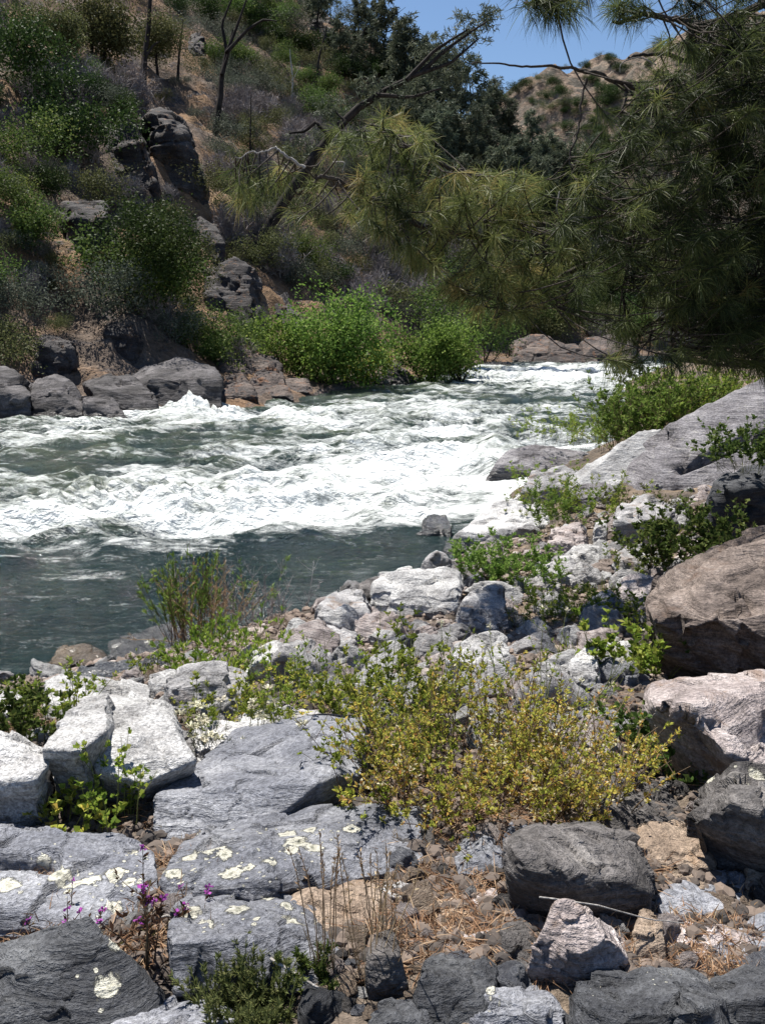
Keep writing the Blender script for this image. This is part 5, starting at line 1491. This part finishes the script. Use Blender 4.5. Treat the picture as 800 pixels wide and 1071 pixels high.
slope_tree('leaning grey pine with a dark crooked trunk arching right over the bare brush', [(262, 268), (283, 240), (306, 200), (330, 165), (352, 138), (378, 112), (410, 92), (440, 76)], 62, .50, .2,
           [[(345, 142), (330, 128), (318, 138), (302, 140)], [(352, 138), (362, 128), (352, 118)], [(395, 100), (430, 102), (462, 92)], [(425, 84), (455, 52), (490, 30)], [(440, 76), (470, 48), (508, 22)], [(430, 80), (470, 66), (500, 40)]],
           name='leaning_pine', crown=[(455, 62, 30, 60), (490, 35, 30, 70), (430, 100, 26, 55), (390, 95, 26, 45), (350, 115, 24, 40), (320, 150, 24, 36), (510, 18, 16, 30), (470, 85, 24, 40), (370, 150, 22, 30)])
slope_tree('dead forked tree with bare dark limbs above the bare brush', [(224, 140), (229, 105), (232, 78), (237, 55)], 74, .34, .22,
           [[(237, 55), (232, 25), (246, -10)], [(237, 55), (250, 22), (262, -12)], [(238, 54), (258, 32), (275, 21), (290, 22)], [(232, 78), (240, 55), (244, 30)]], name='dead_tree')
slope_tree('tall black straight trunk of a burnt pine high on the slope', [(150, 90), (152, 60), (155, 30), (158, -20)], 84, .36, .2, [[(152, 60), (160, 48), (168, 44)]], name='burnt_tree')
slope_tree('slim black leaning trunk near the upper skyline', [(358, 82), (366, 62), (376, 42), (384, 25)], 105, .22, .1, [[(366, 62), (358, 50)]], name='burnt_tree', crown=[(378, 35, 18, 25), (368, 55, 14, 14)])
slope_tree('thin dark snag standing in the bare brush right of the dead forked tree', [(262, 165), (262, 130), (263, 100)], 70, .13, .05, [[(262, 130), (256, 120)]], name='burnt_tree')

slope_tree('slender dark trunk above the oaks near the top left', [(96, 70), (97, 40), (99, 5), (100, -25)], 90, .2, .08, [[(97, 40), (104, 28)]], name='burnt_tree')
slope_tree('thin forked dark trunk right of the tall burnt pine', [(186, 84), (188, 55), (192, 20)], 90, .18, .07, [[(188, 55), (180, 32), (178, 12)]], name='burnt_tree')
slope_tree('pale grey dead snag in the brush below the upper skyline', [(304, 118), (306, 85), (303, 52)], 90, .16, .05, [[(306, 85), (314, 68)]], mat='bark_pale', name='dead_tree')
slope_tree('dark bent trunk standing below the upper dark rocks', [(330, 92), (334, 60), (342, 28)], 110, .22, .08, [[(334, 60), (326, 44)]], name='burnt_tree')

# dots of oak and brush on the far mountain
rgm = np.random.default_rng(77)
k = t = 0
while k < 180 and t < 6000:
    t += 1
    u, v = (rgm.uniform(505, 650) if k < 100 else rgm.uniform(640, 830)), (rgm.uniform(60, 190) if k < 100 else rgm.uniform(-40, 190))
    D = hit(u, v, z_mtn, 150, 640, 500)
    p = P(u, v, D)
    if D > 630 or p[2] < 4: continue
    zg = float(z_mtn(p[:1], p[1:2])[0])
    kd = ['dark', 'olive', 'greyleaf', 'dark'][rgm.integers(4)]
    h = rgm.uniform(1.6, 4.2)
    root = empty('mountain_shrub', (p[0], p[1], zg - .2))
    root.scale = (h * 1.1, h * 1.1, h)
    root.rotation_euler = (0, 0, rgm.uniform(0, 6.28))
    mobj('foliage', KIND[kd, int(rgm.integers(3))][0][1], root)
    tag(root, 'dark shrub dotted over the tan mountainside in the distance', 'shrub', 'shrubs dotted over the far mountain')
    k += 1
# ------------------------------------------------------------------ the near pine, trunk just outside the frame at the right
KP = 1.5                                  # distance factor for every station below
TR = np.array([7.0, 10.0, 0.0])
TR[2] = float(z_near(TR[:1], TR[1:2])[0])
pine = empty('pine_tree', TR)
tag(pine, 'big pine with long drooping needles reaching in from the right edge', 'tree')
tz = np.linspace(-.4, 15, 16)
tp_ = np.stack([TR[0] + .05 * np.sin(tz), TR[1] + .03 * tz, TR[2] + tz], 1)
B = MB(); B.tube(tp_ - TR, np.linspace(.36, .14, 16), 12)
B.build('trunk', M['bark_dark'], pine)


def spline(pts, n):
    pts = np.asarray(pts, float)
    t = np.linspace(0, len(pts) - 1, n)
    i = np.minimum(t.astype(int), len(pts) - 2)
    f = (t - i)[:, None]
    p0, p1, p2, p3 = pts[np.maximum(i - 1, 0)], pts[i], pts[i + 1], pts[np.minimum(i + 2, len(pts) - 1)]
    return .5 * ((2 * p1) + (-p0 + p2) * f + (2 * p0 - 5 * p1 + 4 * p2 - p3) * f ** 2 + (-p0 + 3 * p1 - 3 * p2 + p3) * f ** 3)


BR = []
def branch(pix, r0, r1, mat='bark_pine', from_trunk=True, sides=7):
    pts = [P(a[0], a[1], a[2] * KP) for a in pix]
    if from_trunk:
        zt = pts[0][2] - .25
        pts = [np.array([np.interp(zt, tp_[:, 2], tp_[:, 0]), np.interp(zt, tp_[:, 2], tp_[:, 1]), zt])] + pts
    q = spline(pts, 10 * len(pts))
    q += np.cumsum(rng.normal(size=q.shape), 0) * .009
    B = MB(); B.tube(q - TR, np.linspace(r0 * KP, r1 * KP, len(q)), sides)
    B.build('branch', M[mat], pine)
    BR.append(q)
    return q


branch([(830, 180, 6.60), (760, 193, 6.50), (705, 208, 6.40), (650, 227, 6.30), (590, 238, 6.20), (540, 238, 6.10), (500, 234, 6.00)], .055, .015)
branch([(590, 262, 6.30), (520, 256, 6.10), (470, 243, 6.00), (425, 227, 5.90), (385, 208, 5.90), (345, 188, 5.80), (320, 176, 5.80)], .03, .012, from_trunk=False)
branch([(320, 176, 5.80), (298, 167, 5.80), (270, 168, 5.80), (240, 171, 5.80)], .012, .004, 'bark_pale', False)
branch([(860, 95, 6.40), (760, 92, 6.25), (690, 95, 6.10), (640, 86, 6.00), (600, 75, 5.95), (550, 67, 5.90), (490, 62, 5.90)], .03, .004)
branch([(880, -60, 6.40), (790, 10, 6.20), (720, 22, 6.00), (668, 12, 5.90), (636, 18, 5.90)], .045, .01)
branch([(860, -140, 6.20), (740, -80, 5.60), (660, -40, 5.30), (600, -10, 5.20), (565, 2, 5.10), (548, 6, 5.10)], .04, .008)
branch([(860, 150, 6.75), (770, 140, 6.65), (700, 150, 6.55), (650, 168, 6.50), (600, 185, 6.45)], .045, .012)
branch([(860, 240, 6.80), (760, 250, 6.70), (690, 268, 6.65), (620, 285, 6.55), (570, 310, 6.50), (520, 318, 6.50)], .045, .01)
branch([(870, 300, 6.60), (790, 305, 6.55), (730, 318, 6.50), (680, 335, 6.45), (655, 362, 6.45)], .035, .01)
branch([(870, 60, 6.90), (800, 60, 6.80), (740, 58, 6.70), (690, 48, 6.65), (650, 52, 6.60)], .04, .01)
branch([(520, 190, 6.20), (480, 178, 6.00), (440, 160, 5.90), (405, 140, 5.80), (385, 130, 5.80)], .018, .006, from_trunk=False)
branch([(612, 84, 6.00), (600, 120, 6.00), (588, 160, 6.05), (586, 200, 6.10), (592, 236, 6.20)], .009, .005, from_trunk=False)
branch([(655, 92, 6.05), (650, 130, 6.05), (645, 165, 6.10), (640, 200, 6.20)], .010, .004, from_trunk=False)
for px in [[(512, 245, 6.05), (508, 275, 6.05), (522, 305, 6.05), (512, 330, 6.05)], [(556, 262, 6.20), (548, 300, 6.20), (535, 318, 6.20), (515, 322, 6.20)], [(570, 240, 6.20), (572, 290, 6.20), (576, 330, 6.20)],
           [(700, 322, 6.50), (696, 350, 6.50), (690, 372, 6.50)], [(640, 215, 6.30), (652, 260, 6.30), (648, 300, 6.30)]]:
    branch(px, .010, .003, from_trunk=False, sides=5)
# bleached dead twigs
for px in [[(800, 312, 6.25), (770, 316, 6.25), (735, 322, 6.25), (722, 316, 6.25)], [(770, 316, 6.25), (760, 340, 6.25), (742, 352, 6.25)], [(782, 313, 6.25), (776, 302, 6.25), (768, 306, 6.25)], [(800, 330, 6.25), (765, 335, 6.25), (730, 345, 6.25)],
           [(800, 38, 6.00), (782, 42, 6.00), (775, 58, 6.00), (774, 72, 6.00)], [(686, 68, 6.00), (668, 60, 6.00), (650, 66, 6.00), (648, 76, 6.00)], [(662, 90, 6.00), (676, 96, 6.00), (678, 110, 6.00)], [(730, 90, 6.20), (740, 102, 6.20), (738, 120, 6.20)],
           [(748, 112, 6.20), (756, 124, 6.20), (762, 138, 6.20)], [(752, 140, 6.25), (748, 158, 6.25)], [(776, 80, 6.20), (780, 130, 6.20), (774, 160, 6.20)], [(585, 200, 6.10), (582, 220, 6.10), (590, 232, 6.15)], [(618, 214, 6.25), (626, 226, 6.28)],
           [(348, 170, 5.80), (360, 170, 5.80), (358, 180, 5.80)], [(452, 246, 5.95), (444, 236, 5.95), (448, 226, 5.95)], [(640, 268, 6.40), (648, 266, 6.40)], [(430, 228, 5.90), (415, 236, 5.90), (392, 240, 5.90)]]:
    q = spline([P(a[0], a[1], a[2] * KP) for a in px], 12)
    B = MB(); B.tube(q - TR, np.linspace(.0095, .004, 12), 5)
    B.build('dead_twig', M['bark_pale'], pine)

allbr = np.concatenate([q for q in BR])
ND, TW = MB(), MB()


def pine_clumps(n, poly, d0, d1, seed, amean=.5, nn=90, L=.27, down=.35):  # amean sets needle tone: lit sprays painted lighter, shaded parts darker
    rg = np.random.default_rng(seed)
    poly = np.array(poly, float)
    lo, hi = poly.min(0), poly.max(0)
    k = 0
    while k < n:
        u, v = rg.uniform(lo, hi)
        a, b = poly, np.roll(poly, -1, 0)
        c = ((a[:, 1] > v) != (b[:, 1] > v)) & (u < (b[:, 0] - a[:, 0]) * (v - a[:, 1]) / (b[:, 1] - a[:, 1] + 1e-9) + a[:, 0])
        if c.sum() % 2 == 0: continue
        tip = P(u, v, rg.uniform(d0, d1) * KP)
        dist = np.linalg.norm(allbr - tip + rg.normal(size=allbr.shape) * .18, axis=1)
        base = allbr[int(np.argmin(dist))]
        ln = np.linalg.norm(tip - base)
        if ln > 3.2: k += .2; continue
        mid = (base + tip) / 2 + np.array([0, 0, -.06 * ln]) + rg.normal(size=3) * .05 * ln
        q = spline([base, mid, tip], 7)
        if ln > .12: TW.tube(q - TR, np.linspace(.010, .005, 7), 4, rg.random())
        dr = q[-1] - q[-3]; dr /= np.linalg.norm(dr) + 1e-9
        m = nn
        # needles fan out along the last 15 cm of the shoot
        s = rg.random(m) ** .7
        bs = tip - dr * .22 * (1 - s)[:, None]
        d = rg.normal(size=(m, 3)) * .75 + dr * .9 + np.array([0, 0, -down])
        a_ = np.clip(rg.normal(amean, .2) + .12 * rg.normal(size=m), 0, 1)
        ND.needles(bs - TR, d, L * rg.uniform(.6, 1.1, m), .0048, a_, .45)
        k += 1


pine_clumps(185, [(345, 135), (400, 118), (445, 118), (475, 175), (570, 178), (615, 235), (560, 330), (500, 325), (440, 292), (405, 245), (350, 225)], 5.5, 6.6, 401, .68)  # light tone paints the sunlit sprays into the needle colour
pine_clumps(22, [(235, 178), (300, 172), (350, 200), (340, 240), (290, 225), (240, 215)], 5.6, 6.1, 402, .62, nn=46)
pine_clumps(430, [(605, 130), (655, 95), (705, 55), (840, 10), (860, 390), (700, 378), (645, 382), (635, 330), (600, 345), (575, 250), (605, 190)], 5.2, 6.7, 403, .40)
pine_clumps(330, [(730, 40), (880, 10), (880, 385), (745, 378), (705, 260)], 5.7, 6.9, 404, .1)  # near-black tone puts the crown's inner shade into the needle colour
pine_clumps(70, [(672, 22), (715, -15), (860, -60), (860, 60), (690, 55)], 5.3, 6.8, 405, .3)
pine_clumps(16, [(540, -18), (612, -20), (616, 14), (552, 12)], 5.0, 5.4, 406, .3, nn=80, L=.32)
pine_clumps(10, [(630, -10), (680, -20), (670, 22), (640, 20)], 5.6, 6.0, 407, .35)
# crown above and beyond the frame, which shades what is seen
pine_clumps(260, [(700, -420), (1250, -420), (1250, 300), (900, 330), (870, -40), (740, -60)], 5.2, 6.6, 408, .4, nn=46, L=.32)
TW.build('twigs', M['bark_pine'], pine)
ND.build('needles', M['needle'], pine)
